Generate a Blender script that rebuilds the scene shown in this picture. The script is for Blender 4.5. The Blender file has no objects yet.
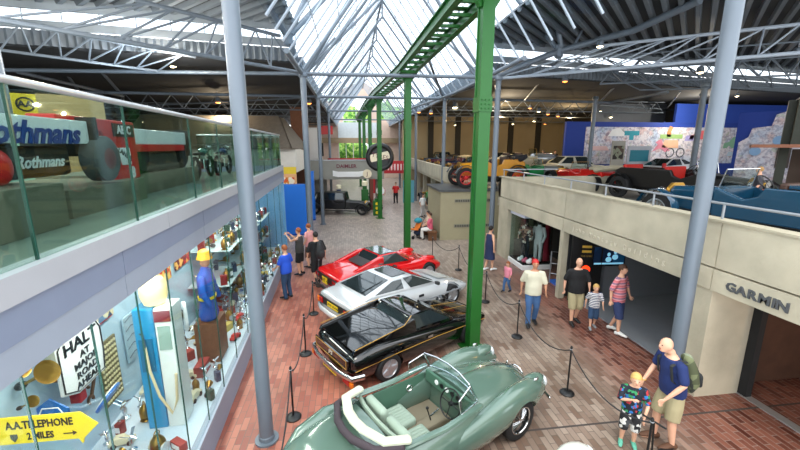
import bpy, bmesh, math, random
from mathutils import Vector, Matrix, Quaternion
random.seed(7)
PI=math.pi
D=bpy.data; SC=bpy.context.scene; COL=SC.collection
def R(d): return math.radians(d)
def V(*a): return Vector(a)
# ---------------------------------------------------------------- colour / materials
def hexc(h):
    h=h.lstrip('#'); c=[int(h[i:i+2],16)/255 for i in (0,2,4)]
    return tuple(x/12.92 if x<=.04045 else ((x+.055)/1.055)**2.4 for x in c)+(1,)
MC={}
def mat(name,col,rough=.5,metal=0,var=.12,scale=4,coat=0,bump=0,bscale=60,emit=0,ecol=None,spec=.5):
    if name in MC: return MC[name]
    m=D.materials.new(name); m.use_nodes=True; nt=m.node_tree; n=nt.nodes; l=nt.links
    b=n['Principled BSDF']; c=hexc(col)
    b.inputs['Roughness'].default_value=rough; b.inputs['Metallic'].default_value=metal
    b.inputs['Coat Weight'].default_value=coat; b.inputs['Coat Roughness'].default_value=.05
    b.inputs['Specular IOR Level'].default_value=spec
    tc=n.new('ShaderNodeTexCoord')
    nz=n.new('ShaderNodeTexNoise'); nz.inputs['Scale'].default_value=scale; nz.inputs['Detail'].default_value=4
    l.new(tc.outputs['Object'],nz.inputs['Vector'])
    mx=n.new('ShaderNodeMix'); mx.data_type='RGBA'
    d=tuple(max(0,x*(1-var)) for x in c[:3])+(1,); u=tuple(min(1,x*(1+var)) for x in c[:3])+(1,)
    mx.inputs[6].default_value=d; mx.inputs[7].default_value=u
    l.new(nz.outputs['Fac'],mx.inputs[0]); l.new(mx.outputs[2],b.inputs['Base Color'])
    if bump:
        n2=n.new('ShaderNodeTexNoise'); n2.inputs['Scale'].default_value=bscale
        l.new(tc.outputs['Object'],n2.inputs['Vector'])
        bp=n.new('ShaderNodeBump'); bp.inputs['Strength'].default_value=bump; bp.inputs['Distance'].default_value=.01
        l.new(n2.outputs['Fac'],bp.inputs['Height']); l.new(bp.outputs['Normal'],b.inputs['Normal'])
    if emit:
        b.inputs['Emission Color'].default_value=hexc(ecol or col); b.inputs['Emission Strength'].default_value=emit
    MC[name]=m; return m
def stripes(name,cols,axis=2,scale=14,rough=.8):
    if name in MC: return MC[name]
    m=D.materials.new(name); m.use_nodes=True; nt=m.node_tree; n=nt.nodes; l=nt.links
    b=n['Principled BSDF']; b.inputs['Roughness'].default_value=rough
    tc=n.new('ShaderNodeTexCoord'); sp=n.new('ShaderNodeSeparateXYZ'); l.new(tc.outputs['Object'],sp.inputs[0])
    mu=n.new('ShaderNodeMath'); mu.operation='MULTIPLY'; mu.inputs[1].default_value=scale; l.new(sp.outputs[axis],mu.inputs[0])
    fr=n.new('ShaderNodeMath'); fr.operation='FRACT'; l.new(mu.outputs[0],fr.inputs[0])
    cr=n.new('ShaderNodeValToRGB'); cr.color_ramp.interpolation='CONSTANT'
    e=cr.color_ramp.elements; e[0].color=hexc(cols[0]); e[0].position=0
    e[1].color=hexc(cols[1]); e[1].position=1/len(cols)
    for i in range(2,len(cols)):
        k=e.new(i/len(cols)); k.color=hexc(cols[i])
    l.new(fr.outputs[0],cr.inputs[0]); l.new(cr.outputs[0],b.inputs['Base Color']); MC[name]=m; return m
def blotch(name,cols,scale=12,rough=.8,kind='voronoi'):
    if name in MC: return MC[name]
    m=D.materials.new(name); m.use_nodes=True; nt=m.node_tree; n=nt.nodes; l=nt.links
    b=n['Principled BSDF']; b.inputs['Roughness'].default_value=rough
    tc=n.new('ShaderNodeTexCoord'); v=n.new('ShaderNodeTexVoronoi'); v.inputs['Scale'].default_value=scale
    l.new(tc.outputs['Object'],v.inputs['Vector'])
    sp=n.new('ShaderNodeSeparateColor'); l.new(v.outputs['Color'],sp.inputs[0])
    cr=n.new('ShaderNodeValToRGB'); cr.color_ramp.interpolation='CONSTANT'
    e=cr.color_ramp.elements; e[0].color=hexc(cols[0]); e[1].color=hexc(cols[1]); e[1].position=1/len(cols)
    for i in range(2,len(cols)): k=e.new(i/len(cols)); k.color=hexc(cols[i])
    l.new(sp.outputs[0],cr.inputs[0]); l.new(cr.outputs[0],b.inputs['Base Color']); MC[name]=m; return m
def glass(name,tint='#e6f2ee',refl=.03,trans=.9,k=.2,rough=.02):
    if name in MC: return MC[name]
    m=D.materials.new(name); m.use_nodes=True; nt=m.node_tree; n=nt.nodes; l=nt.links
    n.remove(n['Principled BSDF']); o=n['Material Output']
    t=n.new('ShaderNodeBsdfTransparent'); c=hexc(tint); t.inputs[0].default_value=tuple(x*trans for x in c[:3])+(1,)
    g=n.new('ShaderNodeBsdfGlossy'); g.inputs['Roughness'].default_value=rough; g.inputs[0].default_value=(1,1,1,1)
    fr=n.new('ShaderNodeFresnel'); fr.inputs[0].default_value=1.45
    ma=n.new('ShaderNodeMath'); ma.operation='MULTIPLY_ADD'; ma.inputs[1].default_value=k; ma.inputs[2].default_value=refl; ma.use_clamp=True
    l.new(fr.outputs[0],ma.inputs[0])
    mx=n.new('ShaderNodeMixShader'); l.new(ma.outputs[0],mx.inputs[0]); l.new(t.outputs[0],mx.inputs[1]); l.new(g.outputs[0],mx.inputs[2])
    l.new(mx.outputs[0],o.inputs[0]); MC[name]=m; return m
# ---------------------------------------------------------------- mesh builder
class MB:
    def __init__(s): s.v=[]; s.f=[]
    def add(s,vs,fs):
        k=len(s.v); s.v+= [tuple(v) for v in vs]; s.f+=[tuple(i+k for i in f) for f in fs]; return s
    def box(s,c,d,rz=0,rot=None,taper=1):
        M=rot if rot is not None else Matrix.Rotation(rz,3,'Z'); c=Vector(c); vs=[]
        for z in (-1,1):
            t=taper if z>0 else 1
            for x,y in ((-1,-1),(1,-1),(1,1),(-1,1)): vs.append(c+M@Vector((x*d[0]/2*t,y*d[1]/2*t,z*d[2]/2)))
        return s.add(vs,[(0,3,2,1),(4,5,6,7),(0,1,5,4),(1,2,6,5),(2,3,7,6),(3,0,4,7)])
    def span(s,a,b):
        return s.box([(a[i]+b[i])/2 for i in range(3)],[abs(b[i]-a[i]) for i in range(3)])
    def chain(s,pts,rad,n=10,caps=True,round_=False,up=None):
        P=[Vector(p) for p in pts]; k=len(P)
        rr=[(r,r) if not isinstance(r,(tuple,list)) else r for r in (rad if isinstance(rad,(list,)) else [rad]*k)]
        rings=[]; prev=None
        for i in range(k):
            t=(P[min(i+1,k-1)]-P[max(i-1,0)])
            t=t.normalized() if t.length>1e-9 else Vector((0,0,1))
            if prev is None:
                u=Vector(up) if up else (Vector((1,0,0)) if abs(t.x)<.8 else Vector((0,1,0)))
                a=(u-t*u.dot(t)).normalized()
            else: a=(prev-t*prev.dot(t)).normalized()
            prev=a; b=t.cross(a)
            rings.append((P[i],a,b,rr[i],t))
        if round_:
            def capr(r,sgn):
                p,a,b,q,t=r; o=[]
                m=min(q)
                for an in (30,60,80): o.append((p+t*sgn*m*math.sin(R(an)),a,b,(q[0]*math.cos(R(an)),q[1]*math.cos(R(an))),t))
                return o
            rings=capr(rings[0],-1)[::-1]+rings+capr(rings[-1],1)
        vs=[]; fs=[]
        for p,a,b,q,t in rings:
            for j in range(n):
                an=2*PI*j/n; vs.append(p+a*q[0]*math.cos(an)+b*q[1]*math.sin(an))
        m=len(rings)
        for i in range(m-1):
            for j in range(n):
                fs.append((i*n+j,i*n+(j+1)%n,(i+1)*n+(j+1)%n,(i+1)*n+j))
        if caps: fs.append(tuple(range(n))[::-1]); fs.append(tuple((m-1)*n+j for j in range(n)))
        return s.add(vs,fs)
    def tube(s,p,q,r,n=10): return s.chain([p,q],[r,r],n)
    def lathe(s,prof,c=(0,0,0),n=20,axis='Z',rot=None,ring=False):
        # prof (r,h)
        M=rot or {'Z':Matrix.Identity(3),'Y':Matrix.Rotation(-PI/2,3,'X'),'X':Matrix.Rotation(PI/2,3,'Y')}[axis]
        vs=[];fs=[];c=Vector(c);m=len(prof)
        for r,h in prof:
            for j in range(n):
                an=2*PI*j/n; vs.append(c+M@Vector((max(r,1e-4)*math.cos(an),max(r,1e-4)*math.sin(an),h)))
        for i in range(m-1):
            for j in range(n): fs.append((i*n+j,i*n+(j+1)%n,(i+1)*n+(j+1)%n,(i+1)*n+j))
        if ring:
            for j in range(n): fs.append(((m-1)*n+j,(m-1)*n+(j+1)%n,(j+1)%n,j))
        else: fs.append(tuple(range(n))[::-1]); fs.append(tuple((m-1)*n+j for j in range(n)))
        return s.add(vs,fs)
    def ball(s,c,r,n=12,m=8):
        r=(r,r,r) if not isinstance(r,(tuple,list)) else r; c=Vector(c)
        vs=[c+V(0,0,-r[2])];fs=[]
        for i in range(1,m):
            a=-PI/2+PI*i/m
            for j in range(n): b=2*PI*j/n; vs.append(c+V(r[0]*math.cos(a)*math.cos(b),r[1]*math.cos(a)*math.sin(b),r[2]*math.sin(a)))
        vs.append(c+V(0,0,r[2]))
        for j in range(n):
            fs.append((0,1+(j+1)%n,1+j)); fs.append((len(vs)-1,1+(m-2)*n+j,1+(m-2)*n+(j+1)%n))
        for i in range(m-2):
            for j in range(n): a=1+i*n; fs.append((a+j,a+(j+1)%n,a+n+(j+1)%n,a+n+j))
        return s.add(vs,fs)
    def torus(s,c,R_,r,axis='Z',n=24,m=8,rot=None,arc=2*PI):
        M=rot or {'Z':Matrix.Identity(3),'Y':Matrix.Rotation(-PI/2,3,'X'),'X':Matrix.Rotation(PI/2,3,'Y')}[axis]
        pts=[];full=abs(arc-2*PI)<1e-6
        c=Vector(c);vs=[];fs=[]
        k=n if full else n+1
        for i in range(k):
            a=arc*i/n
            for j in range(m):
                b=2*PI*j/m; vs.append(c+M@V((R_+r*math.cos(b))*math.cos(a),(R_+r*math.cos(b))*math.sin(a),r*math.sin(b)))
        for i in range(n):
            for j in range(m): fs.append((i%k*m+j,i%k*m+(j+1)%m,(i+1)%k*m+(j+1)%m,(i+1)%k*m+j))
        return s.add(vs,fs)
    def prism(s,poly,a,b,axis='Z'):
        # poly list of 2D; extruded from a to b along axis
        def p3(p,h): return {'Z':(p[0],p[1],h),'Y':(p[0],h,p[1]),'X':(h,p[0],p[1])}[axis]
        n=len(poly); vs=[p3(p,a) for p in poly]+[p3(p,b) for p in poly]
        return s.add(vs,[tuple(range(n))[::-1],tuple(range(n,2*n))]+[(i,(i+1)%n,n+(i+1)%n,n+i) for i in range(n)])
    def slab(s,quad,th,m=0.,off=0.,bulge=0.,nu=1,nv=1):
        # quad a,b,c,d (loop) -> plate with thickness outward along the normal
        a,b,c,d=[Vector(p) for p in quad]
        nn=(c-a).cross(d-b).normalized()
        def P(u,v,h):
            u=m+(1-2*m)*u; v=m+(1-2*m)*v
            p=a*(1-u)*(1-v)+b*u*(1-v)+c*u*v+d*(1-u)*v
            return p+nn*(h+bulge*4*u*(1-u)*4*v*(1-v))
        vs=[];fs=[]
        for h in (off,off+th):
            for i in range(nu+1):
                for j in range(nv+1): vs.append(P(i/nu,j/nv,h))
        N=(nu+1)*(nv+1); I=lambda i,j,k:k*N+i*(nv+1)+j
        for i in range(nu):
            for j in range(nv):
                fs.append((I(i,j,1),I(i+1,j,1),I(i+1,j+1,1),I(i,j+1,1))); fs.append((I(i,j,0),I(i,j+1,0),I(i+1,j+1,0),I(i+1,j,0)))
        for i in range(nu): fs.append((I(i,0,0),I(i+1,0,0),I(i+1,0,1),I(i,0,1))); fs.append((I(i+1,nv,0),I(i,nv,0),I(i,nv,1),I(i+1,nv,1)))
        for j in range(nv): fs.append((I(0,j+1,0),I(0,j,0),I(0,j,1),I(0,j+1,1))); fs.append((I(nu,j,0),I(nu,j+1,0),I(nu,j+1,1),I(nu,j,1)))
        return s.add(vs,fs)
    def mesh(s,name='mesh'):
        me=D.meshes.new(name); me.from_pydata(s.v,[],s.f); me.update()
        bm=bmesh.new(); bm.from_mesh(me); bmesh.ops.recalc_face_normals(bm,faces=bm.faces); bm.to_mesh(me); bm.free()
        return me
    def build(s,name,m,parent=None,smooth=False,sub=0,bevel=0,remesh=0):
        o=D.objects.new(name,s.mesh(name)); COL.objects.link(o)
        if remesh:
            md=o.modifiers.new('r','REMESH'); md.mode='VOXEL'; md.voxel_size=remesh; md.use_smooth_shade=True
            ms=o.modifiers.new('s','SMOOTH'); ms.iterations=3; ms.factor=.5
        if bevel:
            b=o.modifiers.new('b','BEVEL'); b.width=bevel; b.segments=2; b.limit_method='ANGLE'
        if sub:
            q=o.modifiers.new('q','SUBSURF'); q.levels=sub; q.render_levels=sub
        if remesh or sub or bevel: bake(o)
        if m: o.data.materials.clear(); o.data.materials.append(m)
        if smooth:
            for p in o.data.polygons: p.use_smooth=True
            if smooth!='all':
                try: o.data.set_sharp_from_angle(angle=R(smooth if smooth is not True else 40))
                except Exception: pass
        if parent: o.parent=parent
        return o
def bake(o):
    dg=bpy.context.evaluated_depsgraph_get(); dg.update()
    me=D.meshes.new_from_object(o.evaluated_get(dg)); me.name=o.name
    o.modifiers.clear(); o.data=me
def cut(o,cutter_mbs):
    tmp=[]
    for c in cutter_mbs:
        k=D.objects.new('cutter',c.mesh()); COL.objects.link(k); k.parent=o.parent; tmp.append(k)
        b=o.modifiers.new('c','BOOLEAN'); b.object=k; b.operation='DIFFERENCE'; b.solver='EXACT'
    mats=list(o.data.materials); bake(o); 
    for k in tmp: D.objects.remove(k,do_unlink=True)
def tag(o,label=None,cat=None,group=None,kind=None):
    if label: o['label']=label
    if cat: o['category']=cat
    if group: o['group']=group
    if kind: o['kind']=kind
    return o
def thing(name,label,cat,loc=(0,0,0),rz=0,group=None,sc=1):
    o=D.objects.new(name,None); COL.objects.link(o); o.location=loc; o.rotation_euler=(0,0,rz); o.scale=(sc,)*3
    o.empty_display_size=.1
    return tag(o,label,cat,group)
def struct(mb,name,m,**k):
    o=mb.build(name,m,**k); o['kind']='structure'; return o
def dup(root,loc,rz=None,label=None,group=None,rot=None,sc=None):
    def cp(o,par):
        c=o.copy(); COL.objects.link(c)
        if par is not None:
            c.parent=par
        for ch in o.children: cp(ch,c)
        return c
    r=cp(root,None); r.location=loc
    if rot: r.rotation_euler=rot
    elif rz is not None: r.rotation_euler=(0,0,rz)
    if sc: r.scale=(sc,)*3 if not isinstance(sc,tuple) else sc
    if label: r['label']=label
    if group: r['group']=group
    return r
def text(s,size,m,parent,loc=(0,0,0),rot=(0,0,0),ext=.004,shear=0,align='CENTER',name='lettering',bold=0,sx=1,space=1):
    cu=D.curves.new('t','FONT'); cu.body=s; cu.size=size; cu.extrude=ext; cu.shear=shear; cu.align_x=align; cu.align_y='CENTER'
    cu.offset=bold; cu.space_character=space; cu.resolution_u=2
    o=D.objects.new('tmp',cu); COL.objects.link(o)
    dg=bpy.context.evaluated_depsgraph_get(); dg.update(); me=D.meshes.new_from_object(o.evaluated_get(dg))
    D.objects.remove(o,do_unlink=True)
    o=D.objects.new(name,me); COL.objects.link(o); o.data.materials.clear(); o.data.materials.append(m)
    o.location=loc; o.rotation_euler=rot; o.scale=(sx,1,1)
    if parent: o.parent=parent
    return o
# left wing frame (runs slightly skew to the hall)
LA=math.atan(.048); LD=Vector((-math.sin(LA),math.cos(LA),0)); LN=Vector((-math.cos(LA),-math.sin(LA),0))
def WL(u,v,z): p=Vector((-1.9,0,0))+LD*u+LN*v; return (p.x,p.y,z)
# ---------------------------------------------------------------- camera / world / view
cam=D.cameras.new('camera'); co=D.objects.new('camera',cam); COL.objects.link(co); SC.camera=co
co.location=(0,0,4.5)
_d=Vector((350-400,225-146,-376.)).normalized()
_up=Vector((0,-_d.z,_d.y)).normalized(); _r=_d.cross(_up)
co.rotation_euler=Matrix((_r,_d,_up)).to_euler()
cam.lens=376/800*36; cam.sensor_width=36; cam.clip_end=300; cam.clip_start=.05
w=D.worlds.new('sky'); SC.world=w; w.use_nodes=True
bg=w.node_tree.nodes['Background']; bg.inputs[0].default_value=hexc('#f3f6fa'); bg.inputs[1].default_value=2.5
SC.view_settings.view_transform='Standard'; SC.view_settings.look='None'; SC.view_settings.exposure=.36; SC.view_settings.gamma=1
# ---------------------------------------------------------------- common materials
STEEL=mat('painted steel grey blue','#6a7580',.4,.1,.06)
STEEL2=mat('roof steel pale','#a9b4c0',.45,.1,.06)
STEELD=mat('roof steel dim','#6c7680',.5,.1,.1)
GREEN=mat('green enamel steel','#185c1e',.38,.1,.1)
CONC=mat('board marked concrete','#a8a18c',.9,0,.16,1.3,bump=.4,bscale=30)
BLACK=mat('black satin','#131416',.4,0,.1)
CHROME=mat('chrome','#d8dadc',.12,1,.03)
RUBBER=mat('tyre rubber','#17181a',.75,0,.15)
WHITE=mat('white paint','#e9eaea',.5,0,.04)
BRASS=mat('brass','#9c7838',.3,.9,.15)
DARK=mat('dark void','#1d1f22',.9,0,.2)
YELLOW=mat('sign yellow','#e8c81e',.45,0,.06)
RED=mat('signal red','#c41a1c',.4,0,.08)
BLUE=mat('display blue','#0f6fd6',.45,0,.05)
GLS=glass('clear balustrade glass','#d6e6e0',.02,.95,.13)
GLCASE=glass('display case glass','#eef6f6',.01,.97,.1)
PLATE=mat('number plate yellow','#e9c91b',.4)
LEAD=mat('light grey metal','#9fa4aa',.4,.5)
WOOD=mat('brown wood','#6d4526',.6,0,.25,8)
ROOFGL=glass('roof glazing','#f4f8fb',.0,.99,.03)
# ================================================================ SETTING
def floor_mat():
    m=D.materials.new('brick pavers'); m.use_nodes=True; nt=m.node_tree; n=nt.nodes; l=nt.links; b=n['Principled BSDF']
    tc=n.new('ShaderNodeTexCoord'); mp=n.new('ShaderNodeMapping'); mp.inputs['Rotation'].default_value=(0,0,PI/2); l.new(tc.outputs['Object'],mp.inputs[0])
    sp=n.new('ShaderNodeSeparateXYZ'); l.new(tc.outputs['Object'],sp.inputs[0])
    def brick(c1,c2,mo,bias=0):
        k=n.new('ShaderNodeTexBrick'); k.inputs['Color1'].default_value=hexc(c1); k.inputs['Color2'].default_value=hexc(c2); k.inputs['Mortar'].default_value=hexc(mo)
        k.inputs['Scale'].default_value=1; k.inputs['Brick Width'].default_value=.30; k.inputs['Row Height'].default_value=.105; k.inputs['Mortar Size'].default_value=.006; k.inputs['Mortar Smooth'].default_value=.3; k.inputs['Bias'].default_value=bias
        l.new(mp.outputs[0],k.inputs[0]); return k
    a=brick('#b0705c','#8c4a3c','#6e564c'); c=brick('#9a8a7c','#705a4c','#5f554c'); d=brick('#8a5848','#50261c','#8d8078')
    def ramp(sock,x0,x1):
        r=n.new('ShaderNodeMapRange'); r.inputs[1].default_value=x0; r.inputs[2].default_value=x1; l.new(sock,r.inputs[0]); return r
    def mix(f,A,B):
        x=n.new('ShaderNodeMix'); x.data_type='RGBA'; l.new(f,x.inputs[0]); l.new(A,x.inputs[6]); l.new(B,x.inputs[7]); return x
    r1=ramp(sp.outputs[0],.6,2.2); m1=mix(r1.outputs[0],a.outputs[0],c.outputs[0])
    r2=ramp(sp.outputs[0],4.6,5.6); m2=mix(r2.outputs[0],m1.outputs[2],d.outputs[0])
    # pavers paler far down the hall, glare put into their colour
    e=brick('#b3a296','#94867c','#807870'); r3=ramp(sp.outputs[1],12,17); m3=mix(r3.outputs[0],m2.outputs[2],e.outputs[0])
    nz=n.new('ShaderNodeTexNoise'); nz.inputs['Scale'].default_value=1.1; nz.inputs['Detail'].default_value=6; l.new(tc.outputs['Object'],nz.inputs[0])
    hs=n.new('ShaderNodeHueSaturation'); mr=n.new('ShaderNodeMapRange'); mr.inputs[1].default_value=.3; mr.inputs[2].default_value=.7; mr.inputs[3].default_value=.82; mr.inputs[4].default_value=1.2
    l.new(nz.outputs[0],mr.inputs[0]); l.new(mr.outputs[0],hs.inputs['Value']); l.new(m3.outputs[2],hs.inputs['Color']); l.new(hs.outputs[0],b.inputs['Base Color'])
    rr=n.new('ShaderNodeMapRange'); rr.inputs[3].default_value=.28; rr.inputs[4].default_value=.5; l.new(nz.outputs[0],rr.inputs[0]); l.new(rr.outputs[0],b.inputs['Roughness'])
    bp=n.new('ShaderNodeBump'); bp.inputs['Strength'].default_value=.35; bp.inputs['Distance'].default_value=.004; bp.invert=True; l.new(c.outputs['Fac'],bp.inputs['Height']); l.new(bp.outputs[0],b.inputs['Normal'])
    return m
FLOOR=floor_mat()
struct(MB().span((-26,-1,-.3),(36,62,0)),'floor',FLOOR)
# ---- corrugated roof decks
def wavem(name,c1,c2,scale,axis='X'):
    m=D.materials.new(name); m.use_nodes=True; nt=m.node_tree; n=nt.nodes; l=nt.links; b=n['Principled BSDF']; b.inputs['Roughness'].default_value=.6
    b.inputs['Base Color'].default_value=hexc(c1); return m
DECK=mat('profiled roof sheet','#6a7279',.6,.2,.08)
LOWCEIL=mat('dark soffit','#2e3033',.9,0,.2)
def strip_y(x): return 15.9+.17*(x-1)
DECKB=mat('roof sheet shaded between ribs','#2e3236',.8,.1,.1)  # darker copy of the roof sheet: shade between ribs put into colour
def corr_deck(x0,x1,y0,z,name,dx):
    # flat sheet with trapezoidal ribs laid on the diagonal, cut to the slanting clerestory line
    q=[(x0,y0),(x1,y0),(x1,strip_y(x1)),(x0,strip_y(x0))]
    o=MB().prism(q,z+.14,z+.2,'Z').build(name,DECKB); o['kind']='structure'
    rb=MB(); d=V(dx,1,0).normalized(); nrm=V(-d.y,d.x,0); c0=V((x0+x1)/2,12,0)
    k=-62
    while k<62:
        p=c0+nrm*(k*.42); ts=[]
        # clip p+d*t to the region
        lo,hi=-60,60
        for (A,B,C) in ((1,0,x0),(-1,0,-x1),(0,1,y0),(.17,-1,-(15.9-.17))):
            num=C-(A*p.x+B*p.y); den=A*d.x+B*d.y
            if abs(den)<1e-9:
                if num>0: lo=1;hi=0
            elif den>0: lo=max(lo,num/den)
            else: hi=min(hi,num/den)
        if hi-lo>.3:
            a_=p+d*lo; b_=p+d*hi; w=.1
            rb.add([tuple(a_-nrm*w+V(0,0,z+.14)),tuple(a_-nrm*w*.6+V(0,0,z)),tuple(a_+nrm*w*.6+V(0,0,z)),tuple(a_+nrm*w+V(0,0,z+.14)),tuple(b_-nrm*w+V(0,0,z+.14)),tuple(b_-nrm*w*.6+V(0,0,z)),tuple(b_+nrm*w*.6+V(0,0,z)),tuple(b_+nrm*w+V(0,0,z+.14))],[(0,1,5,4),(1,2,6,5),(2,3,7,6),(0,3,2,1),(4,5,6,7)])
        k+=1
    rb.build('sheet_rib',DECK,o)
corr_deck(-26,-1.9,7,8.8,'ceiling_upper_left',-1.04)
corr_deck(5.6,36,7,8.8,'ceiling_upper_right',1.0)
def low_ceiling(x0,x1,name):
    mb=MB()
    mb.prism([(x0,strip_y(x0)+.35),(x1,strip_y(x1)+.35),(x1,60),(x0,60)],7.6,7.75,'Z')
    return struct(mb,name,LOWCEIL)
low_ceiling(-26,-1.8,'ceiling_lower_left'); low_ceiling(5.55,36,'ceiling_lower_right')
def clerestory(x0,x1,n,side):
    t=MB(); g=MB(); f=MB(); lg=MB(); up=MB()
    def P(x,dy,z): return (x,strip_y(x)+dy,z)
    # corrugated fascia below the glazing
    N=int((x1-x0)/.11); vs=[];fs=[]
    for i in range(N+1):
        x=x0+(x1-x0)*i/N; d=.07 if (i//1)%2 else 0
        vs+= [P(x,d,7.6),P(x,d,8.06)]
        if i: k=2*i; fs.append((k-2,k,k+1,k-1))
    lg.add(vs,fs); struct(lg,'trim_%d'%(1+side),DECK)
    up.slab([P(x0,-.06,8.06),P(x1,-.06,8.06),P(x1,-.06,8.3),P(x0,-.06,8.3)],.1)
    up.slab([P(x0,-.06,8.62),P(x1,-.06,8.62),P(x1,-.06,9.02),P(x0,-.06,9.02)],.1)
    struct(up,'trim_%d'%(3+side),mat('ledge paint','#8f989f',.6))
    g.slab([P(x0,.1,8.18),P(x1,.1,8.18),P(x1,.1,8.68),P(x0,.1,8.68)],.01)
    w_=struct(g,'window_%d'%(1+side),ROOFGL)
    for i in range(n+1):
        x=x0+(x1-x0)*i/n; f.tube(P(x,.03,8.18),P(x,.03,8.68),.02,6)
    f.build('glazing_bar',STEEL2,w_)
clerestory(-26,-1.9,24,0); clerestory(5.6,36,28,1)
# ---- central glazed ridge
XL,XR,XC,ZE,ZR=-1.75,5.5,1.9,7.2,12.2
for s,x in ((0,XL),(1,XR)):
    p=MB().slab([(x,3,ZE+.15),(x,54,ZE+.15),(XC,54,ZR+.1),(XC,3,ZR+.1)],.01)
    g=struct(p,'window_%d'%(3+s),ROOFGL)
    b=MB(); y=3.
    while y<54:
        b.chain([(x,y,ZE+.1),(XC,y,ZR+.05)],[.035,.035],5); y+=1.05
    for k in range(1,5):
        t=k/5; b.chain([(x+(XC-x)*t,3,ZE+.1+(ZR-ZE)*t),(x+(XC-x)*t,54,ZE+.1+(ZR-ZE)*t)],[.02,.02],4)
    b.build('glazing_bar',STEEL2,g)
# valley gutters either side of the opening (vertical cheek between low ceiling and eaves)
struct(MB().span((XL-.12,16,7.3),(XL,60,7.9)),'trim_5',STEELD); struct(MB().span((XR,16,7.3),(XR+.12,60,7.9)),'trim_6',STEELD)
# ---- far walls
BEIGE=mat('beige render','#a8997a',.9,0,.15,.6)
struct(MB().span((5.6,41,0),(24,41.3,7.7)),'wall_back',BEIGE)
pm=MB()
for x in (8.4,11.4,14.4,17.4,20.6): pm.span((x,40.75,2.8),(x+.55,41,7.6))
struct(pm,'trim_7',mat('dark pilaster','#34322e',.8))
struct(MB().span((24,24.4,0),(24.3,41.3,7.7)),'wall_inner',mat('dark wall','#3a3733',.9))
struct(MB().span((-26.3,-1,0),(-26,60,9)),'wall_left',mat('dark wall l','#2b2a2b',.9))
struct(MB().span((36,-1,0),(36.3,60,9)),'wall_right',mat('dark wall2','#4a4844',.9))
struct(MB().span((-26,45,0),(-7.6,45.3,7.7)),'wall_far_left',mat('dark wall l2','#3c3834',.9))
# far gable of the hall with its garden window
PALE=mat('pale brick','#d9bfae',.9,0,.15,3)
gw=MB()
gw.span((-7.6,54.5,0),(-1.6,54.8,10.5)); gw.span((4,54.5,0),(12,54.8,8))
gw.span((-1.6,54.5,10.9),(4,54.8,11.8)); gw.span((-1.6,54.5,5.0),(4,54.8,5.9)); gw.prism([(-1.6,11.8),(4,11.8),(1.9,13.2)],54.5,54.8,'Y')
gw.span((-1.6,54.5,5.9),(-.9,54.8,11)); gw.span((3,54.5,5.9),(4,54.8,11))
struct(gw,'wall_gable',PALE)
fm=MB()
for x in (-.9,.9,2.9): fm.span((x,54.55,5.9),(x+.09,54.65,10.9))
fm.span((-.9,54.55,7.9),(3,54.65,8.05)); 
for x in (-1.6,-.6,.4,1.4,2.4,3.9): fm.span((x,54.55,0),(x+.1,54.65,5))
struct(fm,'window_5',WHITE)
struct(MB().span((-1.6,54.3,5.6),(4,54.45,7.7)),'window_6',mat('frosted infill','#cfd6d8',.5)); struct(MB().span((-6,54.0,4.9),(8,54.3,5.6)),'trim_8',mat('oak beam','#a48e70',.7,0,.15))
# hedge / trees seen outside the gable
FOL=blotch('garden foliage',['#5f9a3a','#7fb04e','#3f7a2c','#a3c66a'],3)
for i,(x,y,z,r) in enumerate([(-5,61,2.4,2.5),(.4,63,3.2,2.8),(6,61,2.4,2.6),(-2.4,70,8,4.2),(6.2,71,8,4.2)]):
    t=thing('garden_tree','%s leafy green tree seen through the far gable window'%['left hand low','central broad','right hand low','tall left','tall right'][i],'tree',(x,y,0))
    mb=MB(); mb.ball((0,0,z),(r,r*.8,r),22,16)
    for k,p in enumerate(mb.v):
        a=Vector(p)-V(0,0,z); q=1+.13*math.sin(p[0]*4.1+p[2]*3)+.1*math.sin(p[1]*5+p[2]*6); mb.v[k]=tuple(V(0,0,z)+a*q)
    mb.build('crown',FOL,t,smooth=180)
    MB().chain([(0,0,0),(0,0,z)],[.25,.15],8).build('trunk',WOOD,t)
# ---------------------------------------------------------------- steel columns
def column(name,label,x,y,z,r,group=None,m=STEEL,base=True,z0=0):
    t=thing(name,label,'column',(x,y,z0),0,group)
    MB().tube((0,0,.02),(0,0,z-z0),r,20).build('shaft',m,t,smooth=True)
    b=MB().lathe([(r*1.7,0),(r*1.7,.03),(r*1.15,.03),(r*1.1,.09),(r,.1)],n=20); b.build('base_plate',m,t)
    b=MB().lathe([(r,0),(r*1.5,.06),(r*1.5,.12),(r*1.1,.2)],(0,0,z-z0-.2),n=16); b.build('cap_collar',m,t)
    return t
column('steel_column','tall pale grey round column standing in front of the display case, nearest on the left',-1.41,5.3,8.78,.105)
column('steel_column','leaning-looking pale grey round column in front of the lettered concrete parapet, nearest on the right',5.62,5.35,8.78,.118)
column('steel_column','slim grey column behind the man with a black backpack, left side of the hall',-1.72,15.6,7.25,.12)
column('steel_column','slim grey column just right of the blue display panel',-1.68,22,7.2,.11)
column('steel_column','slim grey column at the near end of the concrete parapet, behind the green stanchion column',6.0,15.35,7.25,.11)
column('steel_column','slim grey column rising behind the plinth with the yellow vintage car',5.45,22,7.2,.11)
column('steel_column','thin distant grey column left of the far green post in the gallery parapet',5.35,31,7.2,.11)
column('steel_column','thin distant grey column beside the black and white round wheel sign',5.3,41,7.2,.11)
column('steel_column','thin distant grey column left of the round wheel sign',-1.6,31,7.2,.1)
column('steel_column','grey column on the upper deck in front of the left end of the mural',13.6,20.3,7.2,.11,z0=2.5)
column('steel_column','dark grey column on the upper deck before the mural with the painted red car',15.6,15.6,7.2,.12,m=STEELD,z0=2.5)
column('steel_column','grey column at the far left edge behind the glass balustrade',-8.15,10.5,8.3,.13,z0=3.55)
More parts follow.
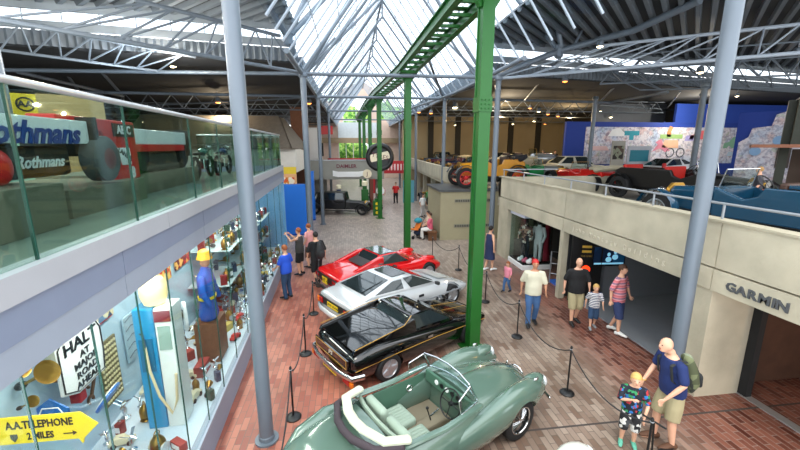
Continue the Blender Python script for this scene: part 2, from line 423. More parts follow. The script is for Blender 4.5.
# ---------------------------------------------------------------- green monorail posts + track
def post(lbl,x,y,z):
    t=thing('monorail_post',lbl,'post',(x,y,0),R(8))
    a=.125; mb=MB()
    mb.box((0,-a+.02,z/2),(2*a,.04,z)); mb.box((0,a-.02,z/2),(2*a,.04,z)); mb.box((0,0,z/2),(.05,2*a-.06,z)); mb.box((-a*.75,0,z/2),(.02,2*a-.05,z)); 
    mb.build('shaft',GREEN,t,bevel=.006)
    MB().box((0,0,.015),(.5,.5,.03)).build('base_plate',GREEN,t)
    h=MB(); h.box((0,0,z+.03),(.75,.4,.06)); h.prism([(-.36,z),(.36,z),(.16,z-.3),(-.16,z-.3)],-.06,.06,'Y'); h.build('head_bracket',GREEN,t)
    s=MB(); s.box((0,0,5.3),(.28,.28,.28))
    for sx in (-.1,0,.1):
        for sz in (5.22,5.3,5.38): s.box((sx*.8,-.145,sz),(.03,.03,.03))
    s.build('splice_plate',GREEN,t)
PST=[(2.63,7.52,'nearest thick green steel post beside the black coupe'),(2.38,15.87,'second green post, rising behind the red sports car'),(1.78,23.5,'third green post, by the green petrol pumps'),(1.5,29,'fourth green post, in front of the round wheel sign'),(1.32,36,'fifth green post, left of the round wheel sign'),(1.1,43,'farthest thin green post under the end of the monorail')]
for x,y,l in PST: post(l,x,y,7.35)
tr=thing('monorail_track','green overhead monorail track of twin beams with cross ties','track',(0,0,0))
def TX(y): 
    pts=[(2,2.95),(7.52,2.63),(15.87,2.38),(23.5,1.78),(29,1.5),(36,1.32),(45,1.05)]
    for (a,xa),(b,xb) in zip(pts,pts[1:]):
        if y<=b: return xa+(xb-xa)*(y-a)/(b-a)
    return xb
for s,nm in ((-1,'rail_beam'),(1,'rail_beam')):
    mb=MB(); P=[(TX(y)+s*.33,y,7.55) for y in (3,7.52,15.87,23.5,29,36,45)]
    for a,b in zip(P,P[1:]):
        for dz,w_,h_ in ((-.13,.16,.03),(0,.03,.26),(.13,.16,.03)):
            A=Vector(a)+V(0,0,dz);B=Vector(b)+V(0,0,dz); d=B-A; mb.box((A+B)/2,(w_,d.length,h_),rz=math.atan2(-d.x,d.y))
    mb.build(nm,GREEN,tr)
y=3.4
while y<45:
    mb=MB().box((TX(y),y,7.5),(.66,.07,.07)); mb.box((TX(y),y+.03,7.64),(.5,.25,.02)); mb.build('cross_tie',GREEN,tr); y+=.85
# ---------------------------------------------------------------- roof steelwork
def strut(label,pts,r,m=STEEL,name='roof_tube'):
    o=MB().chain(pts,[r]*len(pts),12).build(name,m,smooth=True); tag(o,label,'roof tube'); return o
def truss(label,A0,A1,B0,B1,n,rc=.06,rw=.03,m=STEELD,group=None):
    t=thing('lattice_truss',label,'truss',(0,0,0),0,group)
    A0,A1,B0,B1=map(Vector,(A0,A1,B0,B1))
    MB().chain([A0,A1],[rc,rc],8).build('top_chord',m,t,smooth=True); MB().chain([B0,B1],[rc,rc],8).build('bottom_chord',m,t,smooth=True)
    for i in range(n):
        a=B0.lerp(B1,i/n); b=A0.lerp(A1,(i+.5)/n); c=B0.lerp(B1,(i+1)/n)
        MB().chain([a,b],[rw,rw],6).build('web_member',m,t); MB().chain([b,c],[rw,rw],6).build('web_member',m,t)
    return t
def upx(px,py,ax,val):   # surveyed point: view ray met with a level or upright plane
    d=Matrix((_r,_d,_up))@Vector((px-400,225-py,-376)); o=Vector((0,0,4.5)); i='XYZ'.index(ax); return o+d*((val-o[i])/d[i])
A=Vector((-1.72,15.6,7.2)); A2=Vector((5.72,15.6,7.2)); Bn=Vector((-1.68,22,7.15)); B2=Vector((5.45,22,7.15))
strut('horizontal grey roof tube across the hall from the far left gallery to the right column',[upx(5,70,'Z',7.2),A,A2+V(.25,-.2,0)],.07)
strut('second horizontal grey roof tube across the hall, lower in view and farther away',[(-22,21.2,7.12),Bn,B2,(16,22.5,7.15)],.075)
strut('third horizontal tie tube across the glazed ridge',[(-1.6,31,7.2),(5.35,31,7.2)],.07)
strut('fourth horizontal tie tube across the glazed ridge',[(-1.6,41,7.2),(5.3,41,7.2)],.07)
N1=upx(288,38,'Z',8.25); N2=upx(559,51,'Z',8.25)
strut('thick raking tube rising from the slim left column head towards the upper left',[A,N1,upx(266,2,'Z',8.9)],.1)
strut('thick raking tube rising from the right column head to the upper right corner',[A2,N2,upx(635,30,'Z',8.6),upx(700,0,'Z',8.8)],.12)
for p0,p1,z0,z1,r,l in [((288,38),(308,-8),8.25,10.2,.1,'thick strut fanning up from the left roof node, first'),((288,38),(330,-8),8.25,10.6,.1,'thick strut fanning up from the left roof node, second'),
    ((305,74),(352,-5),7.2,10.4,.08,'tube from left column head fanning up to the ridge, steeper one'),((305,74),(385,-8),7.2,11.2,.06,'tube from left column head fanning up to the ridge, flatter one'),
    ((559,51),(512,-8),8.25,10.8,.1,'thick strut fanning up left from the right roof node'),((562,51),(551,-8),8.25,10.2,.1,'thick strut rising almost upright from the right roof node'),
    ((572,50),(600,-5),8.2,10.2,.05,'thin strut leaning right above the right roof node'),
    ((18,72),(122,96),7.2,7.15,.07,'raking tube from far left down to the second roof tube'),((72,38),(121,94),8.2,7.15,.07,'diagonal tube falling to the second roof tube on the left'),
    ((444,100),(492,62),7.15,8.0,.06,'tube rising right from the column head over the yellow car'),((444,100),(425,50),7.15,8.3,.06,'tube rising left from the column head over the yellow car'),
    ((395,114),(478,85),7.15,7.2,.07,'raking tube linking the far right column heads'),
    ((525,100),(560,58),7.15,8.2,.05,'diagonal tube under the right roof node'),((600,104),(668,92),7.15,7.2,.07,'raking tube over the mural to the dark column'),((600,105),(678,110),7.15,7.15,.06,'level tube over the mural ending in mid air'),
    ((598,104),(640,60),7.15,8.2,.06,'diagonal tube rising right from the column before the mural'),((700,95),(745,60),7.2,8.2,.05,'diagonal tube rising right from the dark column'),
    ((667,108),(680,92),7.15,7.2,.04,'short diagonal brace at the tube end over the mural'),
    ((123,108),(123,30),7.15,8.7,.07,'upright grey hanger post left of the nearest column'),((497,104),(490,45),7.15,8.2,.05,'upright hanger tube right of the thick green post'),
    ((78,95),(100,110),7.1,7.1,.05,'short tube under the second roof tube on the left'),((100,108),(300,98),6.9,7.1,.04,'thin low tube rising right under the second roof tube'),
    ((82,95),(30,25),7.1,8.6,.06,'long diagonal falling from the clerestory at far left')]:
    strut(l,[upx(*p0,'Z',z0),upx(*p1,'Z',z1)],r)
for c,l in ((N1,'bulbous steel node joining tubes left of the glazed ridge'),(N2,'bulbous steel node joining tubes right of the glazed ridge')):
    o=MB().lathe([(.1,-.28),(.17,-.22),(.17,.1),(.2,.12),(.2,.2),(.1,.24)],c,16).build('roof_node',STEEL,smooth=True); tag(o,l,'roof node')
U=lambda x,y,z:upx(x,y,'Z',z)
truss('long dark lattice truss sweeping down from the top left to the left roof node',U(135,0,8.25),U(280,36,8.25),U(-10,18,7.2),U(298,72,7.2),7,.06,.03)
truss('dark lattice truss at far left dropping to the level tube',U(0,20,7.95),U(196,57,7.5),U(0,50,7.2),U(158,71,7.2),6,.045,.028)
truss('lattice truss sweeping from the right column head to the right edge',U(600,46,8.2),U(820,22,8.2),U(493,79,7.2),U(820,51,7.2),7,.06,.03,STEEL2)
truss('lower dark lattice truss across the right side below the bright clerestory',U(600,72,7.9),U(820,55,7.9),U(600,84,7.2),U(820,74,7.2),8,.04,.03)
truss('third dark lattice truss near the right edge of the roof',U(560,60,8.3),U(820,40,8.3),U(640,90,7.2),U(820,86,7.2),8,.035,.028)
for i,(y_,l) in enumerate([(25,'nearest'),(30,'second'),(36,'third'),(42,'farthest')]):
    truss(l+' dim lattice truss under the low dark ceiling on the left',(-20,y_,7.5),(-2.2,y_,7.5),(-20,y_,6.7),(-2.2,y_,6.7),14,.035,.025)
    if y_<41: truss(l+' dim lattice truss under the low dark ceiling on the right',(6,y_,7.5),(22,y_,7.5),(6,y_,6.8),(22,y_,6.8),13,.035,.025)
# ridge frames: heavy inverted-V frames with struts
for i,(y_,l) in enumerate([(15.6,'nearest'),(22,'second'),(26.5,'third'),(31,'fourth'),(36,'fifth'),(41,'farthest')]):
    t=thing('ridge_frame',l+' inverted V steel frame of the glazed ridge','roof frame',(0,0,0))
    for sx,x in ((-1,XL),(1,XR)):
        MB().chain([(x,y_,ZE),(XC,y_,ZR-.1)],[.06,.06],8).build('rafter',STEEL,t,smooth=True)
        MB().chain([(x+ (XC-x)*.02-sx*-.0,y_,ZE-.0),(x+(XC-x)*.34,y_+1.5,ZE+(ZR-ZE)*.34)],[.05,.05],8).build('brace',STEEL,t,smooth=True)
        MB().chain([(x+(XC-x)*.12,y_,ZE+.1),(XC,y_,ZR-.9)],[.05,.05],8).build('inner_rafter',STEEL,t,smooth=True)
    MB().tube((XC,y_,ZR-1),(XC,y_,ZR),.05,8).build('king_post',STEEL,t)
for s,x in ((-1,XL),(1,XR)):
    strut('%s eaves tube running the length of the glazed ridge'%('left' if s<0 else 'right'),[(x,12,ZE),(x,54,ZE)],.08)
strut('ridge tube along the top of the glazing',[(XC,3,ZR),(XC,54,ZR)],.07)
# ================================================================ LEFT WING (glazed gallery over display case)
LW=lambda: None
def lroot(name,label,cat,u,v,z,rz=0,group=None): return thing(name,label,cat,WL(u,v,z),LA+rz,group)
UE=15.35
FASC1=mat('pale sill stone','#a3a6ac',.45,0,.06); FASC2=mat('blue grey cladding','#7f8aa0',.4,.1,.06); FASC3=mat('pale lower cladding','#959fae',.45,.1,.05)
CARPET=mat('green grey carpet','#6d7a72',.95,0,.25,1.5,bump=.3)
def lspan(mb,u0,u1,v0,v1,z0,z1):
    q=[WL(u0,v0,0),WL(u1,v0,0),WL(u1,v1,0),WL(u0,v1,0)]
    vs=[(p[0],p[1],z0) for p in q]+[(p[0],p[1],z1) for p in q]
    mb.add(vs,[(0,1,2,3),(4,5,6,7),(0,1,5,4),(1,2,6,5),(2,3,7,6),(3,0,4,7)]); return mb
struct(lspan(MB(),.8,UE,.05,24,3.42,3.55),'floor_gallery',CARPET)
# fascia, seams as separate panels in one surface
f=MB()
for a,b in ((.8,4.55),(4.56,8.4),(8.41,12),(12.01,UE)): lspan(f,a,b,-.03,.14,3.58,3.76)
struct(f,'trim_9',FASC1)
f=MB()
for a,b in ((.8,3.58),(3.59,5.8),(5.81,9.2),(9.21,12.5),(12.51,UE)): lspan(f,a,b,0,.1,3.34,3.565)
struct(f,'trim_10',FASC2)
f=MB()
for a,b in ((.8,3.58),(3.59,5.8),(5.81,9.2),(9.21,12.5),(12.51,UE)): lspan(f,a,b,.01,.1,3.13,3.34)
struct(f,'trim_11',FASC3)
struct(lspan(MB(),.8,UE,.1,24,3.3,3.42),'ceiling_case',mat('case soffit','#5b6066',.8))
# end cheek of the wing
struct(lspan(lspan(MB(),UE,UE+.06,-.02,3,3.13,3.76),UE,UE+.06,3,24,3.13,3.6),'trim_12',FASC2)
# balustrade: one thing, each pane a part
t=thing('glass_balustrade','frameless green tinted glass balustrade with a steel handrail on the left gallery','balustrade',(0,0,0))
us=[.8,2.7,4.05,5.75,7.1,8.6,10.1,11.6,13.1,14.3,UE-.03]
for a,b in zip(us,us[1:]):
    lspan(MB(),a+.008,b-.008,.045,.06,3.76,4.88).build('glass_pane',GLS,t)
EDGE=mat('glass edge green','#1f4a40',.2)
for a in us[1:-1]: lspan(MB(),a-.007,a+.007,.043,.062,3.76,4.88).build('pane_edge',EDGE,t)
# return across the far end
lspan(MB(),UE-.05,UE-.035,.06,3,3.76,4.88).build('glass_pane',GLS,t)
MB().chain([WL(.8,.05,4.9),WL(UE,.05,4.9),WL(UE,3,4.9)],[.028]*3,10).build('handrail',mat('satin rail','#c5c9cc',.3,.6),t,smooth=True)
# display case under the gallery
CASEW=mat('case back wall','#a8c3d4',.6,0,.08,2); CASEF=mat('case floor white','#c6d6e2',.6,0,.05)
struct(lspan(MB(),.8,UE,.12,.42,0,.5),'trim_13',mat('case plinth front','#9fb0c4',.5,0,.05)) if False else None
c=thing('display_case','long glazed display case full of motoring souvenirs under the left gallery','display case',(0,0,0))
lspan(MB(),.8,UE,0,.06,0,.46).build('plinth_panel',mat('case plinth front','#8a96a8',.5,0,.05),c)
lspan(MB(),.8,UE,-.015,.1,.46,.52).build('sill',FASC3,c)
lspan(MB(),.8,UE,.06,1.42,.4,.5).build('display_floor',CASEF,c)
lspan(MB(),.8,UE,1.42,1.5,0,3.28).build('back_panel',CASEW,c)
lspan(MB(),UE-.06,UE,0,1.5,0,3.28).build('end_panel',mat('blue grey end panel','#5f8fb8',.5),c)
us=[.8,2.35,3.05,3.75,4.45,5.2,6.0,6.9,7.9,9,10.2,11.5,12.8,14,UE-.06]
for a,b in zip(us,us[1:]):
    lspan(MB(),a+.005,b-.005,.02,.032,.52,3.14).build('glass_pane',GLCASE,c)
for a in us[1:-1]: lspan(MB(),a-.003,a+.003,.018,.034,.52,3.14).build('pane_edge',EDGE,c)
def clamp(u0): pass
# case lamps, and point lights added to brighten the gallery
def alamp(name,loc,sx,sy,e,col='#fff4e0',rot=(0,0,0)):
    l=D.lights.new(name,'AREA'); l.shape='RECTANGLE'; l.size=sx; l.size_y=sy; l.energy=e; l.color=hexc(col)[:3]
    o=D.objects.new(name,l); COL.objects.link(o); o.location=loc; o.rotation_euler=rot; return o
for i,u in enumerate((3,6,9,12,14.5)):
    l=D.lights.new('gallery_fill','POINT'); l.energy=150; l.color=hexc('#fff4e4')[:3]; l.shadow_soft_size=.08; o=D.objects.new('gallery_fill',l); COL.objects.link(o); o.location=WL(u,3.2+(i%2),7.2)
for u in (2.6,4.6,6.6,8.8,11.2,13.6):
    alamp('case_lamp',WL(u,.55,3.22),.4,1.6,52 if u<10 else 40,'#fff6ea',(0,0,LA))
# ================================================================ RIGHT DECK
ZD=2.5; XP=6.12
CON2=mat('pale board marked concrete','#b4ad98',.85,0,.4,1.4,bump=.5,bscale=22)
struct(MB().span((XP+.15,-1,ZD-.2),(36,15.0,ZD)).span((XP+1.2,15,ZD-.2),(36,41,ZD)),'floor_deck',mat('deck floor','#8c8a84',.8,0,.1))
pp=MB()
for a,b in ((-1,1.4),(1.42,5.38),(5.4,10.02),(10.04,15.0)): pp.span((XP,a,2.47),(XP+.2,b,3.25))
pp.span((XP,14.8,2.47),(XP+5,15,3.25))
struct(pp,'wall_parapet',CON2)
cp=MB().span((XP-.03,-1,3.25),(XP+.23,15.03,3.29)); struct(cp,'trim_14',CONC)
fb=MB()
for a,b in ((-1,1.4),(1.42,5.38),(5.4,10.02),(10.04,15.0)): fb.span((XP-.02,a,2.07),(XP+.22,b,2.44))
fb.span((XP-.02,14.8,2.07),(XP+5,15.02,2.44))
struct(fb,'wall_fascia_beam',CON2)
# far parapet beyond the plinth
struct(MB().prism([(5.35,20.6),(5.6,20.6),(6.35,40),(6.05,40)],2.5,3.3,'Z'),'wall_parapet_far',CON2)
struct(MB().prism([(5.4,20.6),(12,20.6),(12,40),(6.1,40)],2.3,2.5,'Z'),'floor_deck_far',CONC)
fp=MB()
for y in (24,28,32,36): fp.span((5.75+.04*(y-20),y,0),(6.05+.04*(y-20),y+.4,2.3))
struct(fp,'trim_15',CON2)
pl=MB(); pl.span((XP,14.0,0),(XP+.35,14.9,2.07)); struct(pl,'wall_pier_near_case',CON2)
struct(MB().span((XP-.02,9.95,0),(XP+.16,10.13,2.07)),'wall_pier_slim',CON2)
struct(MB().span((XP-.0,5.35,0),(7.02,5.75,2.07)),'wall_pier_lettered',CON2)
struct(MB().span((XP,1.0,0),(7.02,1.4,2.07)),'wall_pier_corner',CON2)
# handrail on the parapet
hr=thing('handrail','thin grey tubular handrail running along the top of the near concrete parapet','handrail',(0,0,0))
MB().chain([(XP+.1,-1,3.55),(XP+.1,14.9,3.55),(XP+2.5,14.9,3.55)],[.022]*3,8).build('top_rail',LEAD,hr,smooth=True)
for y in (1.2,2.6,4.0,5.5,7.0,8.5,10.0,11.5,13.0,14.8): MB().tube((XP+.1,y,3.28),(XP+.1,y,3.55),.02,8).build('rail_post',LEAD,hr)
# under-deck rooms
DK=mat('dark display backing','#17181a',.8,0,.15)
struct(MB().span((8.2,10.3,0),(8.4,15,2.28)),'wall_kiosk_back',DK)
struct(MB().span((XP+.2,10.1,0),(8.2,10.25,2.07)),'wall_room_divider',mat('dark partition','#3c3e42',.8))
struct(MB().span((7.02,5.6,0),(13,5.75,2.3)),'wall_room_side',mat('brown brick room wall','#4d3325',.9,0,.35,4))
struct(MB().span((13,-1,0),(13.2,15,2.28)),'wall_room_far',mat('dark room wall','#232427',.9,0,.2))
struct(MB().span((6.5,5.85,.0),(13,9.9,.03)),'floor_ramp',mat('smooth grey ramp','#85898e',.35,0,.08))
for i in range(7):
    pass
# dark plank shutter seen behind the ramp
sh=MB()
for k in range(12): sh.span((10.4,6,.2+k*.16),(10.46,9.6,.32+k*.16))
o=sh.build('slatted_screen',mat('charcoal slats','#2e3033',.6)); tag(o,'dark slatted screen at the back of the opening behind the pink striped man','screen')
# GARMIN room

struct(MB().span((7.0,1.4,0.0),(7.16,5.35,.02)),'trim_17',mat('metal threshold','#aeb0b0',.35,.6))
struct(MB().span((9.9,1.4,0),(10,5.75,2.28)),'wall_garage_back',mat('brown brick mural wall','#4a3224',.85,0,.3,5))
bk=MB(); bk.span((7.02,5.2,0),(7.14,5.5,2.07)); o=struct(bk,'trim_18',DK)
LET=mat('dark grey lettering','#4d5053',.6)
sg=thing('wall_lettering','six dark grey capital letters fixed to the concrete beam','sign',(XP-.03,4.62,2.24))
w_=1.22
for i,ch in enumerate('GARMIN'):
    text(ch,.2,LET,sg,(0,.42-(0,.165,.33,.51,.64,.755)[i],0),(PI/2,0,-PI/2),.012,name='letter',bold=.006,sx=1.15)
# worn raised lettering further along the beam (illegible in the photograph)
ws=thing('raised_lettering','faint raised concrete lettering along the beam above the video screen','sign',(XP-.025,8.0,2.25))
WL2=mat('worn concrete letters','#c2bba9',.8)
for i,ch in enumerate('John Montagu Building'):
    if ch!=' ': text(ch,.17,WL2,ws,(0,1.5-i*.155,0),(PI/2,0,-PI/2),.006,name='letter')
sk=mat('worn stencil','#5c5a52',.7)
# painted board with coloured lines (map) & warm lamp in garage
bd=thing('wall_poster','faded yellow framed chart hanging on the brown wall of the garage','poster',(9.86,4.2,1.2),0)
MB().box((0,0,0),(.03,1.0,.6)).build('frame',WOOD,bd); MB().box((-.02,0,0),(.01,.9,.5)).build('sheet',mat('old chart','#c9a545',.7,0,.2,12),bd)
lb=thing('light_box','glowing yellow box lamp at the top of the garage display','lamp',(8.6,3.3,1.8))
MB().box((0,0,0),(.2,.7,.25)).build('lamp_body',DK,lb); MB().box((-.105,0,0),(.01,.62,.2)).build('lamp_face',mat('lamp glow','#ffd46a',.5,emit=2.5),lb)
l=D.lights.new('warm','POINT'); l.energy=16; l.color=hexc('#ffb964')[:3]; l.shadow_soft_size=.2; o=D.objects.new('warm_lamp',l); COL.objects.link(o); o.location=(8.3,3.6,1.7)
def garageitem(): pass
t=thing('workbench','low wooden bench with tools at the back of the garage display','bench',(8.7,3.2,0),0)
MB().box((0,0,.72),(.6,2.2,.06)).build('bench_top',WOOD,t)
for x in (-.25,.25):
    for y in (-1,1): MB().box((x,y,.35),(.07,.07,.7)).build('leg',WOOD,t)
# kiosk glass case with clothes dummies
k=thing('glass_cabinet','tall glass cabinet of racing overalls with a white base tray beside the concrete pier','display case',(6.75,13.2,0),R(0))
MB().box((0,0,.09),(1.15,1.3,.18)).build('base_tray',WHITE,k,bevel=.01); MB().box((0,0,.2),(1.05,1.2,.04)).build('display_floor',DK,k)
MB().box((-.1,0,2.0),(1.0,1.2,.12)).build('lamp_canopy',mat('pale lilac canopy','#c9cede',.4),k,bevel=.01)
for sx in (-1,1): MB().box((sx*.54,0,1.1),(.012,1.2,1.76)).build('glass_pane',GLCASE,k)
for sy in (-1,1): MB().box((0,sy*.6,1.1),(1.08,.012,1.76)).build('glass_pane',GLCASE,k)
def dummy(lbl,x,y,rz,cj,ct):
    t=thing('clothes_dummy',lbl,'mannequin',(x,y,.22),rz)
    MB().chain([(0,0,.72),(0,0,.85),(0,0,1.05),(0,.0,1.25),(0,0,1.36)],[(.16,.1),(.15,.1),(.17,.11),(.2,.11),(.08,.06)],14,round_=True).build('jacket',cj,t,smooth=True)
    a=MB()
    for s in (-1,1): a.chain([(s*.19,0,1.28),(s*.27,.02,1.02),(s*.24,.1,.8)],[.055,.05,.04],10,round_=True)
    a.build('sleeve',cj,t,smooth=True)
    b=MB()
    for s in (-1,1): b.chain([(s*.09,0,.78),(s*.1,0,.4),(s*.1,0,.05)],[.09,.07,.06],10,round_=True)
    b.build('trousers',ct,t,smooth=True)
    MB().ball((0,0,1.5),(.075,.09,.11)).build('head',mat('dummy head','#3a3230',.6),t,smooth=True)
dummy('headless looking dummy in a patterned jacket and dark trousers, left in the glass cabinet',6.55,13.2,R(120),blotch('patterned jacket',['#e6dccb','#6b4a44','#b98f7a','#2e2b30'],14),mat('dark trousers','#23252b',.8))
dummy('dummy in white overalls, right in the glass cabinet',6.95,12.95,R(120),mat('white overall','#e4e2e2',.7),mat('white overall','#e4e2e2',.7))
o=MB().chain([(0,0,0),(0,.05,.5),(0,.02,1.7)],[(.14,.03),(.12,.03),(.1,.03)],8).build('red_banner',mat('banner crimson','#a02235',.6)); o.location=(7.25,12.85,.24); tag(o,'tall narrow crimson banner at the right end of the glass cabinet','banner')
for i,(x,y) in enumerate([(6.35,12.75),(6.45,12.62),(6.6,12.7),(6.3,13.0)]):
    o=MB().ball((0,0,.09),(.12,.1,.09)).ball((.05,0,.17),.06).build('driving_helmet',[mat('pink helmet','#d85a76',.3),WHITE,RED,WHITE][i],smooth=True); o.location=(x,y,.22)
    tag(o,['pink helmet on the cabinet floor, nearest the aisle','white helmet lying at the front of the cabinet','red helmet at the feet of the white overalls','white helmet at the left end of the cabinet floor'][i],'helmet')
# barrier frame, black banner, video screen
fr=MB(); fr.chain([(0,0,.02),(0,0,1.1),(.7,0,1.1),(.7,0,.02)],[.022]*4,8); fr.tube((0,0,.35),(.7,0,.35),.02,8); fr.tube((0,0,.7),(.7,0,.7),.012,8)
o=fr.build('tube_barrier',LEAD,smooth=True); o.location=(6.5,11.2,0); o.rotation_euler=(0,0,R(-35)); tag(o,'pale tubular metal barrier standing left of the slim pier','barrier')
o=MB().box((0,0,.05),(.75,.6,.1)).build('blue_mat',mat('blue pallet','#2f62b8',.6)); o.location=(6.95,11.0,0); tag(o,'flat blue platform on the floor behind the tubular barrier','platform')
b=thing('banner_stand','black upright banner with two gold bars and a glowing red disc, beside the slim pier','banner',(6.72,9.7,0),R(-14))
MB().box((0,0,1.0),(.86,.05,2.0)).build('panel',BLACK,b); GOLD=mat('gold print','#e2b64a',.4); 
for z in (1.66,1.52): MB().box((-.02,-.03,z),(.26,.006,.07)).build('gold_bar',GOLD,b)
text('THE SPIRIT',.075,mat('gold print dim','#a8883f',.5),b,(0,-.032,1.38),(PI/2,0,0),.003)
MB().lathe([(.12,0),(.12,.01),(.05,.02)],(0,-.03,.98),24,'Y',rot=Matrix.Rotation(PI/2,3,'X')).build('red_disc',mat('red lamp disc','#ff3a12',.5,emit=1.6),b)
MB().lathe([(.07,0),(.07,.01)],(-.1,-.03,.72),20,rot=Matrix.Rotation(PI/2,3,'X')).build('orange_disc',mat('orange disc','#c2501c',.5,emit=.4),b)
s=thing('video_screen','wide blue video screen showing two pale figures, on a grey wall under the deck','screen',(7.34,9.6,1.38),R(-4))
MB().box((0,0,0),(.98,.06,.58)).build('bezel',BLACK,s); MB().box((0,-.033,.02),(.92,.006,.52)).build('picture',blotch('screen picture',['#0c3f6e','#12639a','#0a2f55'],1.4),s)
SCW=mat('screen pale blue','#9fd4ee',.5,emit=.5,ecol='#7fc4e6')
for x,z in ((-.02,-.02),(.17,.05)):
    m=MB(); m.ball((x,-.04,z+.08),(.05,.006,.06)); m.ball((x,-.04,z-.07),(.09,.006,.08)); m.build('pictured_figure',SCW,s)
MB().box((0,-.038,-.21),(.88,.004,.05)).build('caption_strip',SCW,s)
struct(MB().span((7.35,9.72,0),(13,9.85,2.28)),'wall_screen',mat('grey partition','#7f848a',.7,0,.05))
# ---- plinth
p=thing('concrete_plinth','big square concrete plinth carrying the yellow vintage car','plinth',(0,0,0))
MB().span((4.22,17.4,0),(9.0,20.4,2.36)).build('block',mat('old plinth concrete','#a39b7e',.85,0,.2,1.1,bump=.4,bscale=25),p)
MB().span((4.15,17.33,2.36),(9.07,20.47,2.46)).build('cap_slab',mat('dark slate cap','#4a4c4d',.5),p)
for z in (1.85,.62):
    g=MB(); g.span((4.9,17.37,z),(6.9,17.395,z+.16)); g.build('vent_frame',mat('vent grey','#8b8878',.6),p)
    g=MB()
    for k in range(22): g.span((4.95+k*.088,17.36,z+.03),(4.99+k*.088,17.371,z+.13))
    g.build('vent_slots',DK,p)
# ---- mural
MUR=[]
def muralmat():
    m=D.materials.new('sketch mural'); m.use_nodes=True; nt=m.node_tree; n=nt.nodes; l=nt.links; b=n['Principled BSDF']; b.inputs['Roughness'].default_value=.8
    tc=n.new('ShaderNodeTexCoord'); last=None
    for i,(sc,c1,c2,lo,hi) in enumerate([(.8,'#e6e2ea','#c3d3ea',.5,.66),(1.3,'#ffffff','#efc9c0',.56,.64),(2.1,'#ffffff','#c9dcc0',.6,.66),(5,'#ffffff','#aab2c8',.52,.6),(9,'#ffffff','#c0b4c4',.5,.6)]):
        z=n.new('ShaderNodeTexNoise'); z.inputs['Scale'].default_value=sc; z.inputs['Detail'].default_value=3
        mp=n.new('ShaderNodeMapping'); mp.inputs['Location'].default_value=(i*7,i*3,i); l.new(tc.outputs['Object'],mp.inputs[0]); l.new(mp.outputs[0],z.inputs[0])
        r=n.new('ShaderNodeValToRGB'); r.color_ramp.elements[0].color=hexc(c1); r.color_ramp.elements[0].position=lo; r.color_ramp.elements[1].color=hexc(c2); r.color_ramp.elements[1].position=hi; l.new(z.outputs[0],r.inputs[0])
        if last is None: last=r.outputs[0]
        else:
            x=n.new('ShaderNodeMix'); x.data_type='RGBA'; x.blend_type='MULTIPLY'; x.inputs[0].default_value=.6; l.new(last,x.inputs[6]); l.new(r.outputs[0],x.inputs[7]); last=x.outputs[2]
    l.new(last,b.inputs[0]); return m
MUM=muralmat(); NAVY=mat('mural royal blue','#1f3f9c',.7,0,.05)
MY=24.0
struct(MB().span((14.2,MY,2.5),(33,MY+.2,6.08)),'wall_mural',NAVY)
struct(MB().span((22.4,MY+.3,5.8),(33,MY+.5,7.35)),'wall_mural_upper',mat('upper blue','#2447a8',.7,0,.05))
struct(MB().span((18,MY+3,2.5),(36,MY+3.2,9)),'wall_grey_upper',mat('grey upper wall','#70757c',.8))
mu=thing('wall_mural_panel','long white mural of coloured travel sketches on the blue wall','mural',(0,0,0))
MB().span((15.6,MY-.05,3.3),(30.4,MY,5.75)).build('panel',MUM,mu)
def blob(pts,c,nm): MB().prism([(p[0],p[1]) for p in pts],MY-.07,MY-.05,'Y').build(nm,mat('paint '+c,c,.7),mu)
def carpts(x,z,s): return [(x+s*a,z+s*b) for a,b in ((-1,0),(-.95,.3),(-.6,.4),(-.35,.7),(.3,.7),(.6,.4),(.95,.32),(1,0),(.7,0),(.6,.14),(.45,.14),(.35,0),(-.4,0),(-.5,.14),(-.62,.14),(-.72,0))]
blob(carpts(24.2,4.95,.85),'#dd6a72','painted_car'); blob(carpts(27.2,4.35,1.1),'#86b79a','painted_car')
blob([(20.6,4.1),(21,4.6),(20.8,4.75),(21.2,5),(21.4,4.6),(22,4.2),(21.6,4.1),(21.2,4.35)],'#d98aa0','painted_rider')
blob([(21.6,5.1),(21.9,5.1),(21.9,5.5),(22,5.75),(21.75,5.85),(21.6,5.5)],'#e0925c','painted_tower')
blob([(21.1,5.0),(22.8,5.0),(22.8,5.28),(21.1,5.28)],'#9cc27c','painted_foliage'); blob([(21.3,4.4),(22.6,4.35),(22.5,4.9),(21.5,4.9)],'#efc0a0','painted_house')
blob([(17.2,5.15),(18.4,5.15),(18.4,5.36),(18,5.7),(17.5,5.6)],'#ffffff','painted_tower')
blob([(18.4,5.2),(19.5,5.2),(19.5,5.5),(18.4,5.5)],'#2fa0b4','painted_sign'); blob([(18.8,4.9),(19.1,4.9),(19.1,5.2),(18.8,5.2)],'#2fa0b4','painted_sign')
blob([(19.2,4.0),(20.2,3.95),(20.1,4.3),(19.4,4.35)],'#9fc8e4','painted_cloud'); blob([(23,4.85),(24,4.85),(23.8,5.25),(23.1,5.2)],'#a9a4dc','painted_roof')
blob([(28.3,4.7),(29,4.7),(29,4.95),(28.5,5.05)],'#dd6a82','painted_bus'); blob([(26.5,3.8),(28.8,3.8),(28.6,4.1),(26.6,4.1)],'#c2d6e6','painted_street')
blob([(15.8,4.2),(17.4,4.2),(17.2,4.5),(16,4.5)],'#eac6c4','painted_house')
for x in (22.0,22.8): MB().torus((x,MY-.06,4.05),.3,.03,'Y',20,6).build('painted_wheel',mat('ink','#33414d',.7),mu)
